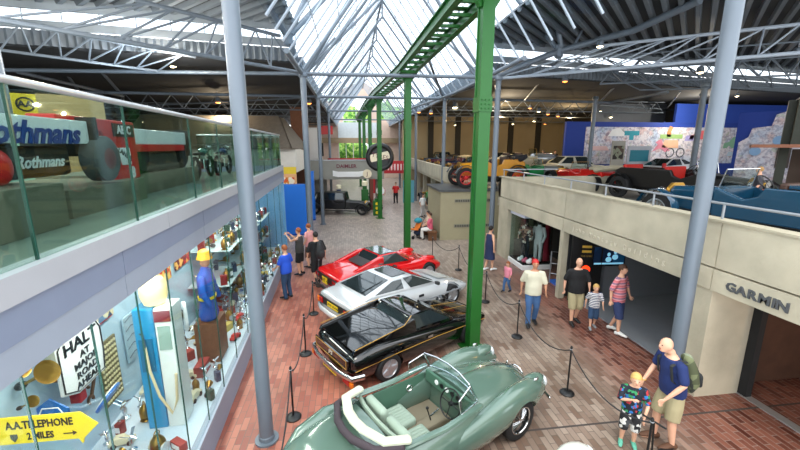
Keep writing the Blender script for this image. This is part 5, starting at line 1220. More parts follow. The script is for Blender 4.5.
    if hair and not bald:
        c=MB(); c.ball(hd+V(0,-.016,.026),(.085*hs,.098*hs,.1*hs),18,12)
        m=c; 
        if hairlen=='long': c.chain([hd+V(0,-.05,.03),hd+V(0,-.085,-.08),hd+V(0,-.1,-.24),hd+V(0,-.09,-.38)],[(.085,.05),(.1,.05),(.11,.045),(.06,.03)],12,round_=True,up=(1,0,0))
        if hairlen=='bob': c.chain([hd+V(0,-.04,.02),hd+V(0,-.05,-.1)],[(.09,.07),(.088,.06)],12,round_=True,up=(1,0,0))
        o=c.build('hair',hair,t,smooth=180)
        cut(o,[MB().box(hd+V(0,.1*hs,-.055*hs),(.3,.15*hs,.19*hs))]); o.data.materials.clear(); o.data.materials.append(hair)
        for p in o.data.polygons: p.use_smooth=True
    return t,hd,T,J
NAVYC=mat('navy cotton','#172a5e',.85,0,.1,6); DEN=mat('denim','#3d5f8c',.85,0,.2,10); DEND=mat('dark denim','#26405f',.85,0,.2,10)
KHA=mat('khaki cotton','#a49a78',.85,0,.12,8); CREAMS=mat('cream shirt cloth','#cfcbb5',.85,0,.08,8); BLK=mat('black cotton','#16171a',.85)
def walk(k=1): # walking stride
    return dict(knR=(.1,.16*k,.52),anR=(.1,.2*k,.09),toR=(.11,.38*k,.06),knL=(-.1,.02,.5),anL=(-.1,-.24*k,.13),toL=(-.11,-.1*k,.035),elR=(.27,-.12*k,1.16),wrR=(.28,-.1*k,.92),elL=(-.27,.06,1.15),wrL=(-.27,.22*k,.96))
# --- bald man with rucksack (foreground right)
p,hd,T,J=person('bald man in navy T shirt with olive rucksack looking down at the boy',(4.68,4.42,0),R(84),1.8,shirt=NAVYC,sleeve=.8,hem=.88,bottom=KHA,leglen='shorts',shoe=mat('brown sandal','#5a3b28',.7),bald=True,fat=1.04,near=True,
  P=dict(lean=R(10),elR=(.27,.1,1.17),wrR=(.2,.3,.95),elL=(-.28,.08,1.17),wrL=(-.22,.26,.93),head=(.0,.05),anR=(.12,.08,.08),toR=(.14,.25,.035),knR=(.11,.09,.5)))
def rucksack(p,T,m1,m2,s=1,y=-.24):
    r=MB(); a=T(1.22,0,y); r.chain([T(.95,0,y+.03),T(1.05,0,y),T(1.25,0,y),T(1.42,0,y+.02)],[(.13*s,.07*s),(.17*s,.13*s),(.165*s,.12*s),(.11*s,.08*s)],14,round_=True,up=(1,0,0))
    o=r.build('rucksack',m1,p,smooth=180)
    MB().chain([T(1.02,0,y-.11),T(1.16,0,y-.125)],[(.11*s,.05*s)]*2,12,round_=True,up=(1,0,0)).build('pocket',m2,o,smooth=180)
    for sg in (1,-1): MB().chain([T(1.42,sg*.1,y+.1),T(1.46,sg*.12,-.02),T(1.38,sg*.13,.11),T(1.15,sg*.14,.11),T(1.02,sg*.15,-.04)],[(.025,.01)]*5,6).build('strap',m2,o)
rucksack(p,T,blotch('olive and grey rucksack',['#4a5138','#6b7352','#2e332c','#7d8570'],9),mat('dark strap','#24282a',.8),.85)
MB().torus(V(*J['wrR'])+V(0,0,.01),.03,.007).build('wristband',mat('tan band','#c9a04a',.6),p)
# tripod hanging at his side
tp=thing('tripod','small black camera tripod hanging behind the bald man',"tripod",(4.98,4.62,0),0)
c=MB().chain([(0,0,.95),(0,0,.55)],[.015,.015],8)
c.build('column',BLACK,tp)
for a in (0,2.1,4.2): MB().chain([(0,0,.62),(.07*math.cos(a),.07*math.sin(a),.4),(.12*math.cos(a),.12*math.sin(a),.28)],[.01,.01,.008],6).build('leg',BLACK,tp)
# --- boy in front of him
BOYS=blotch('splash print shirt',['#161d2c','#161d2c','#2a6fb4','#161d2c','#161d2c','#2f8a58','#a83038'],18); 
p,hd,T,J=person('fair haired boy in a dark splash print shirt with a scooter',(4.1,4.48,0),R(148),1.22,shirt=BOYS,sleeve=.85,hem=.86,bottom=blotch('patterned shorts',['#202226','#d8d8d4','#202226','#4a4c50'],12),leglen='long shorts',shoe=mat('bright trainers','#5fae96',.6,0,.4,30),hair=HAIRF,near=True,
  P=dict(elR=(.26,.12,1.14),wrR=(.06,.24,1.26),elL=(-.27,.08,1.12),wrL=(-.2,.24,.9),head=(0,.03)))
sc=thing('scooter','black folding scooter standing in front of the boy','scooter',(4.2,4.12,0),R(-160))
MB().chain([(0,0,.1),(.08,0,.72)],[.014,.014],8).build('steering_post',BLACK,sc,smooth=True); MB().tube((.08,-.16,.72),(.08,.16,.72),.014,8).build('handlebar',BLACK,sc)
MB().box((-.25,0,.07),(.5,.1,.02)).build('deck',BLACK,sc,bevel=.005)
for x in (0,-.52): MB().lathe([(.01,-.012),(.06,-.012),(.06,.012),(.01,.012)],(x,0,.06),16,'Y').build('wheel',RUBBER,sc)
# --- walkers
person('man in cream shirt, jeans and red cap walking towards the camera',(4.48,8.42,0),R(165),1.76,shirt=CREAMS,sleeve=.9,hem=.84,bottom=DEN,hair=RED,skin=SKIN2,fat=1.1,P=walk(.6))
person('bald man in black polo shirt, khaki shorts and black socks walking beside the banner',(5.6,8.35,0),R(172),1.78,shirt=BLK,sleeve=.85,hem=.85,bottom=KHA,leglen='long shorts',bald=True,fat=1.12,P=walk(.5))
STR=stripes('navy white stripes',['#27345c','#e4e4e2'],2,16)
person('small child in navy and white striped shirt beside the black polo man',(5.92,8.05,0),R(160),1.16,shirt=STR,sleeve=.85,hem=.86,bottom=DEND,leglen='long shorts',hair=HAIRF,shoe=mat('grey trainers','#8d9296',.7),P=walk(.6))
PK=stripes('pink stripe shirt',['#c96a72','#d99aa0','#7f6a84','#d98088'],2,8)
person('man in pink striped polo shirt and navy shorts near the video screen',(6.32,7.75,0),R(-150),1.76,shirt=PK,sleeve=.9,hem=.84,bottom=mat('navy check shorts','#2c3a62',.85,0,.3,14),leglen='long shorts',hair=HAIRB,shoe=mat('white trainers','#dcdcd8',.6),P=walk(.6))
person('toddler in pink top and jeans walking beside the glass cabinet',(4.78,10.65,0),R(120),.98,shirt=mat('pink top','#e0879a',.85),sleeve=1.4,hem=.86,bottom=DEN,hair=HAIRR,P=walk(.8))
p,hd,T,J=person('woman with long dark hair in a navy sleeveless dress beside the green post',(4.95,12.7,0),R(-70),1.68,shirt=mat('navy dress','#202c50',.85),sleeve=0,dress=True,hair=HAIRD,hairlen='long',female=True,P=walk(.4),shoe=WHITE)
# --- left group at the display case
person('woman in bright blue T shirt and jeans looking into the display case',(-1.98,11.0,0),R(62),1.66,shirt=mat('cobalt top','#1d4fc4',.8),sleeve=.8,hem=.86,bottom=DEND,hair=HAIRR,hairlen='bob',female=True,fat=1.1,P=dict(elL=(-.25,.08,1.16),wrL=(-.2,.26,1.02)))
person('woman in dark sleeveless top and black shorts photographing the display case',(-1.85,13.1,0),R(70),1.72,shirt=mat('charcoal top','#3c3c3c',.85),sleeve=0,hem=.86,bottom=BLK,leglen='shorts',hair=HAIRR,hairlen='bob',female=True,P=dict(elL=(-.22,.2,1.3),wrL=(-.14,.4,1.5),elR=(.2,.22,1.28),wrR=(.1,.4,1.48)))
person('woman in pale pink top standing behind the one taking a photograph',(-1.6,13.9,0),R(60),1.7,shirt=mat('pale pink top','#d99a98',.85),sleeve=.6,hem=.86,bottom=mat('brown shorts','#6b4436',.85),leglen='long shorts',hair=HAIRR,hairlen='bob',female=True)
p,hd,T,J=person('man in black clothes and black rucksack seen from behind',(-1.18,12.1,0),R(35),1.78,shirt=BLK,sleeve=.95,hem=.82,bottom=BLK,leglen='long shorts',hair=HAIRD,fat=1.1,P=walk(.5))
rucksack(p,T,mat('black rucksack','#202226',.7),mat('dark strap','#24282a',.8),.9)
# --- seated by the plinth with pushchair
bn=thing('bench','dark wooden bench against the side of the concrete plinth','bench',(3.85,18.0,0),0)
MB().box((0,0,.42),(.45,1.4,.07)).build('seat',WOOD,bn,bevel=.01)
for y in (-.6,.6): MB().box((0,y,.19),(.4,.07,.38)).build('leg',WOOD,bn)
sit=dict(hipz=.56,knR=(.12,.42,.5),anR=(.12,.45,.08),toR=(.12,.6,.035),knL=(-.12,.42,.5),anL=(-.12,.38,.08),toL=(-.12,.54,.035),elR=(.24,.1,.85),wrR=(.14,.32,.72),elL=(-.24,.1,.85),wrL=(-.14,.32,.72))
person('woman in pink top and white trousers seated on the bench by the plinth',(3.8,17.7,0),R(80),1.68,shirt=mat('rose top','#e0647c',.8),sleeve=1.2,hem=.9,bottom=mat('white trousers','#e2ddd8',.8),hair=HAIRB,female=True,P=sit)
person('dark haired woman in cream top seated farther along the bench',(3.85,18.4,0),R(85),1.64,shirt=mat('cream top','#dcc0a8',.8),sleeve=1,hem=.9,bottom=BLK,hair=HAIRD,hairlen='bob',female=True,P=sit)
pc=thing('pushchair','pushchair with teal hood and coloured bags beside the seated women','pushchair',(3.15,18.1,0),R(-60))
MB().chain([(0,-.2,.45),(0,.05,.4),(0,.2,.75)],[(.2,.05),(.2,.06),(.18,.04)],10,round_=True,up=(1,0,0)).build('seat',mat('orange seat','#d9762a',.8),pc,smooth=True)
MB().ball((0,.16,.86),(.2,.22,.14)).build('hood',mat('teal hood','#2f8a9c',.8),pc,smooth=True)
MB().ball((0,.1,.25),(.17,.2,.12)).build('basket',mat('navy basket','#283456',.8),pc,smooth=True)
fr=MB()
for s in (1,-1): fr.chain([(s*.2,-.35,.1),(s*.2,.1,.5),(s*.19,.42,1.0)],[.014]*3,6).chain([(s*.2,.3,.1),(s*.2,0,.5)],[.014]*2,6)
fr.tube((-.19,.42,1.0),(.19,.42,1.0),.016,8); fr.build('frame',BLACK,pc)
for x in (-.22,.22):
    for y in (-.35,.3): MB().lathe([(.02,-.02),(.09,-.02),(.09,.02),(.02,.02)],(x,y,.09),14,'X').build('wheel',RUBBER,pc)
# --- distant people
person('child in white top standing by the green vintage car beyond the plinth',(4.55,23.6,0),R(-150),1.5,shirt=WHITE,sleeve=.8,bottom=mat('pale grey trousers','#b9b6b4',.8),hair=HAIRB)
person('visitor in red top and dark trousers by the far green post',(3.5,29.5,0),R(160),1.7,shirt=RED,sleeve=.8,bottom=BLK,hair=HAIRB)
person('distant visitor in pink top walking beyond the petrol pumps',(2.25,28.2,0),R(20),1.7,shirt=mat('rose top','#e0647c',.8),sleeve=.8,bottom=mat('white trousers','#e2ddd8',.8),leglen='shorts',hair=HAIRB,P=walk(.6))
person('visitor in white shirt standing among the old cars on the upper deck',(14.1,26.6,2.5),R(150),1.7,shirt=WHITE,sleeve=.8,bottom=DEN,hair=GREYH)
person('visitor in dark top beside the one in white on the upper deck',(14.9,26.4,2.5),R(200),1.72,shirt=mat('dark navy top','#2b2c40',.85),sleeve=.8,bottom=BLK,hair=HAIRB)
person('long fair haired girl in a dark top in front of the booth',(11.6,9.4,2.5),R(40),1.42,shirt=mat('dark top','#33323a',.85),sleeve=.9,bottom=DEN,hair=mat('long fair hair','#9c7a4c',.7,0,.2,20),hairlen='long',female=True)
o=MB().chain([(0,0,0),(.25,.02,.02),(.3,0,-.05)],[(.1,.16),(.12,.14),(.06,.1)],10,round_=True).build('folded_cloth',mat('coral cloth','#e8705c',.8),smooth=True); o.location=(11.2,9.1,3.15); tag(o,'coral pink folded cloth held low in front of the long haired woman','cloth')
# ================================================================ BARRIERS, PUMPS, CASE CONTENTS, LAMPS
ROPE=mat('grey black rope','#2f3033',.8)
SP=[(-1.07,5.75),(-1.09,7.75),(-1.1,9.8),(-1.1,11.9),(3.9,3.9),(3.88,5.75),(3.86,7.87),(3.83,9.97),(3.86,12.9),(3.2,14.4),(-.95,3.6)]
SL=['black rope stanchion beside the open roadster on the left','black rope stanchion beside the black coupe on the left','black rope stanchion behind the white coupe on the left','black rope stanchion behind the red car, near the man in black','black rope stanchion just inside the bottom edge at the boy','black rope stanchion to the right of the roadster front wheel','black rope stanchion right of the thick green post','black rope stanchion by the dark haired woman','black rope stanchion beyond the nose of the red car','black rope stanchion behind the red car roof','black rope stanchion below the bottom edge on the left']
def stanchion(loc,label):
    t=thing('rope_stanchion',label,'stanchion',(loc[0],loc[1],0))
    MB().lathe([(.13,0),(.13,.02),(.1,.045),(.03,.055)],n=24).build('base',BLACK,t,smooth=True); MB().lathe([(.016,.05),(.016,.9),(.022,.9),(.022,.94),(.012,.96)],n=12).build('pole',BLACK,t,smooth=True)
    MB().torus((0,0,.9),.022,.006).build('rope_ring',LEAD,t); return t
s0=stanchion(SP[0],SL[0])
for q,l in list(zip(SP,SL))[1:]: dup(s0,(q[0],q[1],0),label=l)
def rope(a,b,sag,l):
    P=[]
    for i in range(13):
        t=i/12; P.append((a[0]+(b[0]-a[0])*t,a[1]+(b[1]-a[1])*t,.88-sag*4*t*(1-t)))
    o=MB().chain(P,[.011]*13,6).build('barrier_rope',ROPE,smooth=True); tag(o,l,'rope')
rope(SP[10],SP[0],.3,'dark rope running off the bottom edge from the left stanchion'); rope(SP[0],SP[1],.35,'dark rope between the two nearest left stanchions'); rope(SP[1],SP[2],.35,'dark rope behind the black and white coupes'); rope(SP[2],SP[3],.35,'dark rope behind the white coupe and the red car')
rope(SP[4],SP[5],.3,'dark rope between the boy and the roadster'); rope(SP[5],SP[6],.35,'dark rope in front of the black coupe'); rope(SP[6],SP[7],.35,'dark rope in front of the white coupe'); rope(SP[7],SP[8],.35,'dark rope in front of the red car'); rope(SP[8],SP[9],.3,'dark rope beyond the red car')
# drainage channel line across the floor
dr=MB().chain([(-.9,4.95,.002),(9,4.95,.002)],[(.02,.002)]*2,4,up=(0,1,0)); o=struct(dr,'trim_19',mat('dark joint','#4a4340',.7))
# petrol pumps in the distance
def pump(label,x,y,z0,h,m,globe=True,rz=0,dots=0):
    t=thing('petrol_pump',label,'petrol pump',(x,y,z0),rz)
    MB().box((0,0,h*.36),(.5,.4,h*.72)).build('cabinet',m,t,bevel=.02); MB().box((0,0,h*.77),(.3,.26,h*.12)).build('neck',m,t,bevel=.01)
    if globe: MB().lathe([(.08,0),(.2,.05),(.2,.3),(.1,.36)],(0,0,h*.83),16).build('globe',mat('cream globe','#efe6c8',.3),t,smooth=True)
    for k in range(dots): MB().lathe([(.1,0),(.1,.02)],(0,-.2,h*(.15+.22*k)),16,rot=Matrix.Rotation(PI/2,3,'X')).build('dial',YELLOW,t)
    MB().chain([(.26,0,h*.6),(.4,-.05,h*.35),(.3,-.05,h*.2),(.27,0,h*.5)],[.02]*4,6).build('hose',BLACK,t,smooth=True)
    return t
pump('tall green petrol pump with cream globe in front of the footbridge',.95,26.6,0,2.1,GREEN)
pump('green petrol pump with three yellow discs in front of the third green post',1.65,24.6,0,1.35,GREEN,False,0,3)
pump('dark blue petrol pump beneath the footbridge',-.9,27.6,0,1.7,mat('pump navy','#1d3a6e',.4))
o=MB().box((0,0,1.1),(.25,.25,2.2)).build('brown_gatepost',mat('red brown post','#6e3a2c',.7)); o.location=(1.45,26.9,0); tag(o,'red brown square post beside the green petrol pump','post')
o=MB().lathe([(.3,0),(.3,.04)],n=20,rot=Matrix.Rotation(PI/2,3,'X')).build('round_notice',WHITE); o.location=(2.05,26.5,1.4); tag(o,'small white round notice below the wheel sign','sign')
pst=MB().tube((0,0,0),(0,0,1.1),.03,8).build('notice_pole',BLACK,o); pst.location=(0,.03,-1.4)
o=MB().box((0,0,.9),(.9,.1,1.8)).build('notice_board',mat('teal notice','#5fa0b0',.6)); o.location=(4.6,30.0,0); tag(o,'pale teal notice board under the far gallery','board')
# ---------------------------------------------------------------- display case contents (local frame: x=-v, y=u)
def item(name,label,cat,u,v,z,rz=0,group=None): return lroot(name,label,cat,u,v,z,rz,group)
# arrow sign
def slab_arrow(): pass
s=item('direction_sign','yellow arrow shaped telephone sign with black lettering, bottom left','sign',3.58,.98,1.62,R(0))
s.location=(-2.99,3.6,1.81); s.rotation_euler=(0,0,0); s.scale=(.6,.6,.85)
MB().prism([(-.75,-.17),(.42,-.17),(.47,-.24),(.5,-.17),(.74,.0),(.5,.17),(-.75,.17)],-.02,.02,'Y').build('board',YELLOW,s,bevel=.008)
text('A.A.TELEPHONE',.135,BLACK,s,(-.1,-.025,.07),(PI/2,0,0),.004,bold=.003); text('2 MILES',.12,BLACK,s,(-.12,-.025,-.08),(PI/2,0,0),.004,bold=.003)
a=MB().box((.3,-.026,-.08),(.16,.006,.012)).prism([(.36,-.11),(.42,-.08),(.36,-.05)],-.03,-.022,'Y').build('arrow_mark',BLACK,s)
MB().prism([(-.55,-.04),(-.45,-.04),(-.45,-.09),(-.5,-.14),(-.55,-.09)],-.03,-.022,'Y').build('crest_mark',BLACK,s)
s2=item('hexagonal_sign','blue six sided badge sign with white letters behind the yellow arrow','sign',4.15,1.32,1.75); s2.location=(-3.38,4.15,1.5); s2.rotation_euler=(0,0,0); s2.scale=(.68,.68,.72)
MB().prism([(.3*math.cos(R(60*k+30)),.36*math.sin(R(60*k+30))) for k in range(6)],-.015,.015,'Y').build('board',mat('badge blue','#1d62a8',.4),s2)
MB().torus((0,-.02,0),.24,.012,'Y',6,4).build('border',WHITE,s2); text('AC',.2,WHITE,s2,(0,-.02,.02),(PI/2,0,0),.004,bold=.006)
def wallroot(name,label,cat,u,z,w,h,m,v=1.39,thick=.03):
    t=item(name,label,cat,u,v,z); MB().box((0,0,0),(thick,w,h)).build('board',m,t,bevel=.005); return t
TF=(PI/2,0,PI/2)
h=item('warning_sign','white sign with black HALT lettering and cut corners on the case wall','sign',4.7,1.2,2.0); h.scale=(1,.82,.68)
MB().prism([(-.5,-.42),(-.2,-.6),(.45,-.6),(.5,-.2),(.5,.3),(.4,.5),(-.42,.5),(-.5,.4)],-.015,.015,'X').build('board',WHITE,h)
MB().chain([(.02,p[0]*.94,p[1]*.94) for p in [(-.5,-.42),(-.2,-.6),(.45,-.6),(.5,-.2),(.5,.3),(.4,.5),(-.42,.5),(-.5,.4),(-.5,-.42)]],[.012]*9,4).build('border',BLACK,h)
text('HALT',.3,BLACK,h,(.02,0,.28),TF,.004,bold=.006)
for k,w_ in enumerate(('AT','MAJOR','ROAD','AHEAD')): text(w_,.17,BLACK,h,(.02,.05,.04-.17*k),TF,.004,bold=.003)
lr=wallroot('framed_badges','framed panel of many small cream badges beside the blue petrol pump','picture',5.5,1.3,.62,1.15,mat('olive frame','#6b6444',.6)); lr.scale=(1,.72,.82)
g=MB()
for i in range(7):
    for j in range(11): g.lathe([(.028,0),(.028,.012)],(.015,-.24+.08*i,-.5+.1*j),8,'X')
g.build('badge_rows',mat('cream enamel','#d9cfa4',.4,0,.3,30),lr)
w=wallroot('wall_picture','red and black framed motoring picture at the top of the case','picture',5.57,2.2,.4,.3,RED); MB().box((.02,0,0),(.01,.4,.25)).build('print',blotch('race print',['#1d3050','#c9c0a0','#5a7a9a'],9),w)
w=wallroot('wall_picture','faded blue grey etched panel with script above the badges','picture',6.15,1.5,.35,.75,mat('pale blue panel','#9db7c4',.4)); 
for k in range(5): MB().chain([(.02,-.15,-.3+.15*k),(.02,0,-.26+.15*k),(.02,.15,-.3+.15*k)],[.01]*3,4).build('script_mark',mat('slate mark','#4a5f6c',.5),w)
w=wallroot('wall_picture','dark framed picture at the far end of the case','picture',10.4,1.9,.5,.6,BLACK); MB().box((.02,0,0),(.01,.4,.5)).build('print',blotch('race print2',['#c96a3a','#e8d8a8','#3a5a7a'],9),w)
w=wallroot('wall_picture','brown leather framed notice low beside the blue uniform','picture',7.75,.92,.65,.8,WOOD,v=.75); MB().torus((.03,0,0),.22,.03,'X').build('wreath',mat('leather tan','#b58a58',.6),w)
# big spanners on the wall
for i,(u,z,a,l) in enumerate([(4.98,1.9,70,'upper'),(5.02,1.65,82,'middle'),(5.08,1.4,60,'lower')]):
    t=item('spanner',l+' of three rusty spanners fixed to the case wall','spanner',u,1.36,z)
    t.rotation_euler=(R(a),0,LA); MB().box((0,0,0),(.02,.4,.05)).build('shaft',mat('rusty steel','#6a4a36',.7,.3),t)
    for s_ in (-1,1): MB().torus((0,s_*.22,0),.05,.018,'X',16,6,arc=4.6).build('jaw',mat('rusty steel','#6a4a36',.7,.3),t)
# petrol pump: blue
pb=item('petrol_pump','tall bright blue and white petrol pump with curled cream hose inside the case','petrol pump',5.33,.6,.5); pb.scale=(.85,.85,.97); pb.rotation_euler=(0,0,LA-R(90))
PBL=mat('pump blue','#1687b8',.3,0,.06,coat=.5); PWH=mat('pump white','#e2e6e2',.35)
MB().box((-.02,-.12,.95),(.42,.3,1.9)).build('blue_cabinet',PBL,pb,bevel=.02); MB().box((-.02,.17,.95),(.42,.26,1.9)).build('white_cabinet',PWH,pb,bevel=.02)
MB().box((.2,.17,1.45),(.02,.18,.36)).build('dial_window',mat('pump dial','#8fa89c',.2),pb); MB().box((.2,-.12,1.2),(.02,.2,.5)).build('recess',mat('pump recess','#0f5f86',.4),pb)
MB().box((.2,.17,1.78),(.02,.24,.16)).build('maker_plate',mat('maroon plate','#7a2430',.4),pb)
MB().chain([(.24,-.12,1.35),(.28,-.08,1.0),(.3,.02,.6),(.3,.18,.3),(.27,.26,.5),(.24,.28,.9)],[.022]*6,8).build('hose',mat('cream hose','#d6c39a',.6),pb,smooth=True)
MB().chain([(.24,-.12,1.3),(.27,-.12,1.55),(.34,-.12,1.6)],[.02,.018,.012],8).build('nozzle',mat('nozzle grey','#5c6066',.4,.5),pb,smooth=True)
MB().lathe([(.1,0),(.16,.02),(.2,.14),(.2,.3),(.15,.38),(.05,.4)],(-.02,0,1.9),22).build('globe',mat('cream lamp globe','#f3dca0',.3,0,.05,emit=.5,ecol='#ffd890'),pb,smooth=True)
sh=item('shell_globe','white scalloped oval plaque with black lettering right of the blue pump','sign',5.75,.4,1.95); sh.rotation_euler=(R(0),0,LA-R(60))
MB().lathe([(.03,-.01),(.16,-.02),(.16,.02),(.03,.02)],(0,0,0),20,rot=Matrix.Rotation(PI/2,3,'X')).build('disc',WHITE,sh).scale=(.8,1,1.5)
text('SHELL',.11,BLACK,sh,(0,-.03,0),(PI/2,R(-75),0),.003)
# uniformed dummy
un_=item('clothes_dummy','dummy wearing a bright blue patrol tunic with yellow belt and yellow cap in the case','mannequin',7.1,.5,1.05)
BU=mat('patrol blue','#1456b0',.7,0,.1,8)
MB().chain([(0,0,.35),(0,0,.6),(0,0,.85),(0,0,1.08),(0,0,1.2)],[(.24,.17),(.19,.13),(.21,.14),(.23,.14),(.09,.08)],16,round_=True,up=(0,1,0)).build('tunic',BU,un_,smooth=180)
for s_ in (1,-1): MB().chain([(0,s_*.21,1.1),(.03,s_*.3,.85),(.12,s_*.26,.6)],[.07,.06,.05],10,round_=True).build('sleeve',BU,un_,smooth=180)
MB().chain([(0,0,.66),(0,0,.71)],[(.215,.155)]*2,16,up=(0,1,0)).build('belt',YELLOW,un_); MB().ball((.02,0,1.36),(.09,.08,.11)).build('head',SKIN2,un_,smooth=True)
MB().lathe([(.14,0),(.12,.05),(.1,.14),(.03,.18)],(.02,0,1.42),18).build('cap',mat('amber cap','#e0a020',.5),un_,smooth=True)
MB().box((0,0,-.15),(.4,.55,.78)).build('stand_box',WOOD,un_)
# red, yellow and muted printed posters
for i,(u,z,w_,h_,c1,l) in enumerate([(7.4,2.2,.9,.6,['#e8c060','#c24a2a','#f0e0a0'],'warm yellow and red pictorial poster above the blue uniform'),(8.5,2.3,.8,.7,['#b02a30','#e9b060','#6a2a2a'],'crimson and gold poster high in the case'),(9.6,2.7,.6,.6,['#c9d2c0','#b06a50','#5a6a5a'],'pale mixed pattern poster high in the case'),(11.6,2.4,.7,.9,['#8aa0a0','#d8d0b8','#6a4a3a'],'muted teal and cream poster toward the far end'),(12.9,2.2,.7,.9,['#7a6a5a','#c0c8c0','#3c4a50'],'brown and grey poster at the far end of the case')]):
    w=wallroot('wall_poster',l,'poster',u,z,w_,h_,blotch('poster print %d'%i,c1,9))
# horns and brass lamps at the left, on the wall
def horn(label,u,z,v=1.3,s=1.):
    t=item('brass_horn',label,'horn',u,v,z); t.rotation_euler=(0,R(55),LA+R(20)); t.scale=(s,)*3
    MB().lathe([(.015,0),(.02,.15),(.04,.24),(.12,.3),(.125,.305),(.11,.3)],n=20).build('bell',BRASS,t,smooth=True); MB().ball((0,0,-.06),(.045,.045,.07)).build('bulb',BLACK,t,smooth=True); return t
h0=horn('large tarnished brass horn at the upper left of the case',4.1,2.35,1.25,.8)
def dark_horn(): pass
for u,z,s_,l in [(4.0,2.1,1.0,'big dark brass horn left of the white lettered sign'),(3.8,2.3,.7,'small brass horn nearest the camera on the case wall'),(3.9,1.9,.5,'smallest brass horn below the big dark one')]:
    dup(h0,WL(u,1.3,z),rot=(R(20),R(60),LA+R(10)),label=l,sc=s_)
for i,(u,z,cc,l) in enumerate([(4.35,2.05,'#6a4a30','brown tall tin on a bracket under the horn'),(4.28,2.15,'#a5a89c','pale tall tin on a bracket left of the white lettered sign'),(4.6,1.6,'#a02a30','red tin bracketed under the white lettered sign')]):
    t=item('oil_tin',l,'tin',u,1.25,z); MB().box((0,0,0),(.12,.12,.3)).build('can_body',mat('tin '+cc,cc,.4,.3),t,bevel=.01); MB().lathe([(.03,.15),(.03,.19)],n=10).build('screw_cap',BRASS,t)
bl=item('round_badge','large round blue enamel badge with white rim on the case floor','badge',4.9,1.1,1.25); bl.rotation_euler=(0,R(-55),LA)
MB().lathe([(.2,0),(.2,.03)],n=24).build('disc',mat('badge blue','#1d62a8',.4),bl); MB().torus((0,0,.03),.17,.015).build('rim',WHITE,bl)
# small clutter: prototypes, then individual copies scattered over the shelf
def proto_lamp():
    t=item('brass_lamp','brass carriage lamp','lamp',0,0,0); MB().lathe([(.05,0),(.06,.01),(.03,.03),(.055,.05),(.06,.13),(.05,.16),(.02,.2)],n=14).build('lamp_body',BRASS,t,smooth=True); MB().lathe([(.045,0),(.05,.02),(.03,.03)],(.05,0,.09),14,'X').build('lens',CLR,t,smooth=True); MB().torus((0,0,.21),.03,.005,'X').build('handle',BRASS,t); return t
def proto_can(c,nm):
    t=item('oil_can','oil can','tin',0,0,0); m=mat('tin '+c,c,.4,.3); MB().box((0,0,.09),(.11,.08,.18)).build('can_body',m,t,bevel=.008); MB().lathe([(.018,.18),(.018,.21)],n=8).build('screw_cap',CHROME,t); MB().box((.056,0,.09),(.004,.06,.08)).build('paper_label',WHITE,t); return t
def proto_mascot():
    t=item('car_mascot','chrome mascot','mascot',0,0,0); MB().lathe([(.04,0),(.04,.02),(.015,.04),(.02,.1),(.008,.14)],n=10).build('plinth_stem',CHROME,t,smooth=True); MB().chain([(-.03,0,.12),(.02,0,.16),(.07,.0,.15)],[.01,.022,.006],8,round_=True).build('figure',CHROME,t,smooth=True); MB().chain([(-.04,-.07,.2),(0,0,.14),(-.04,.07,.2)],[(.02,.004)]*3,6).build('wing',CHROME,t); return t
def proto_toy(c):
    t=item('model_car','model car','toy car',0,0,0); m=mat('toy '+c,c,.3); MB().prism([(-.1,.02),(.1,.02),(.1,.055),(.04,.06),(.02,.09),(-.05,.09),(-.07,.06),(-.1,.055)],-.035,.035,'X').build('toy_body',m,t,bevel=.006)
    for y in (-.06,.06):
        for x in (-.035,.035): MB().lathe([(.005,-.008),(.022,-.008),(.022,.008),(.005,.008)],(x,y,.022),10,'X').build('wheel',RUBBER,t)
    return t
def proto_badge(c):
    t=item('enamel_badge','enamel badge','badge',0,0,0); k=MB().lathe([(.06,0),(.06,.012),(.05,.016)],n=16).build('disc',mat('enamel '+c,c,.3),t); MB().torus((0,0,.014),.045,.006).build('rim',CHROME,t); return t
def proto_horn():
    t=item('bulb_horn','horn','horn',0,0,0); MB().chain([(0,-.12,.05),(0,-.02,.06),(0,.1,.07)],[.012,.014,.05],12).build('bell',BRASS,t,smooth=True); MB().ball((0,-.15,.05),(.035,.05,.035)).build('bulb',BLACK,t,smooth=True); return t
def proto_box(c):
    t=item('card_box','box','box',0,0,0); MB().box((0,0,.06),(.1,.22,.12)).build('carton',mat('carton '+c,c,.6),t,bevel=.004); MB().box((.051,0,.06),(.004,.16,.07)).build('printed_band',WHITE if c!='#c9b25a' else RED,t); return t
K=[('small brass carriage lamp among the souvenirs on the case floor','brass lamps on the case floor',proto_lamp()),('chrome winged car mascot on the case floor','chrome mascots on the case floor',proto_mascot()),
   ('small red oil tin with a white paper label on the case floor','red oil tins on the case floor',proto_can('#8c2c2c','r')),('small green oil tin with a white paper label on the case floor','green oil tins on the case floor',proto_can('#3a5648','g')),('small navy oil tin with a white paper label on the case floor','navy oil tins on the case floor',proto_can('#3a4660','b')),
   ('small brass bulb horn lying on the case floor','bulb horns on the case floor',proto_horn()),('round blue enamel badge with silver rim on the case floor','blue badges on the case floor',proto_badge('#1f5cae')),('round red enamel badge with silver rim on the case floor','red badges on the case floor',proto_badge('#b8262c')),
   ('tiny red model car on the case floor','red model cars on the case floor',proto_toy('#c9302a')),('tiny cream model car on the case floor','cream model cars on the case floor',proto_toy('#d9cfae')),
   ('red carton with a white band on the case floor','red cartons on the case floor',proto_box('#a03a34')),('yellow carton with a red band on the case floor','yellow cartons on the case floor',proto_box('#c9b25a'))]
rnd=random.Random(11); used=[]
cnt=0
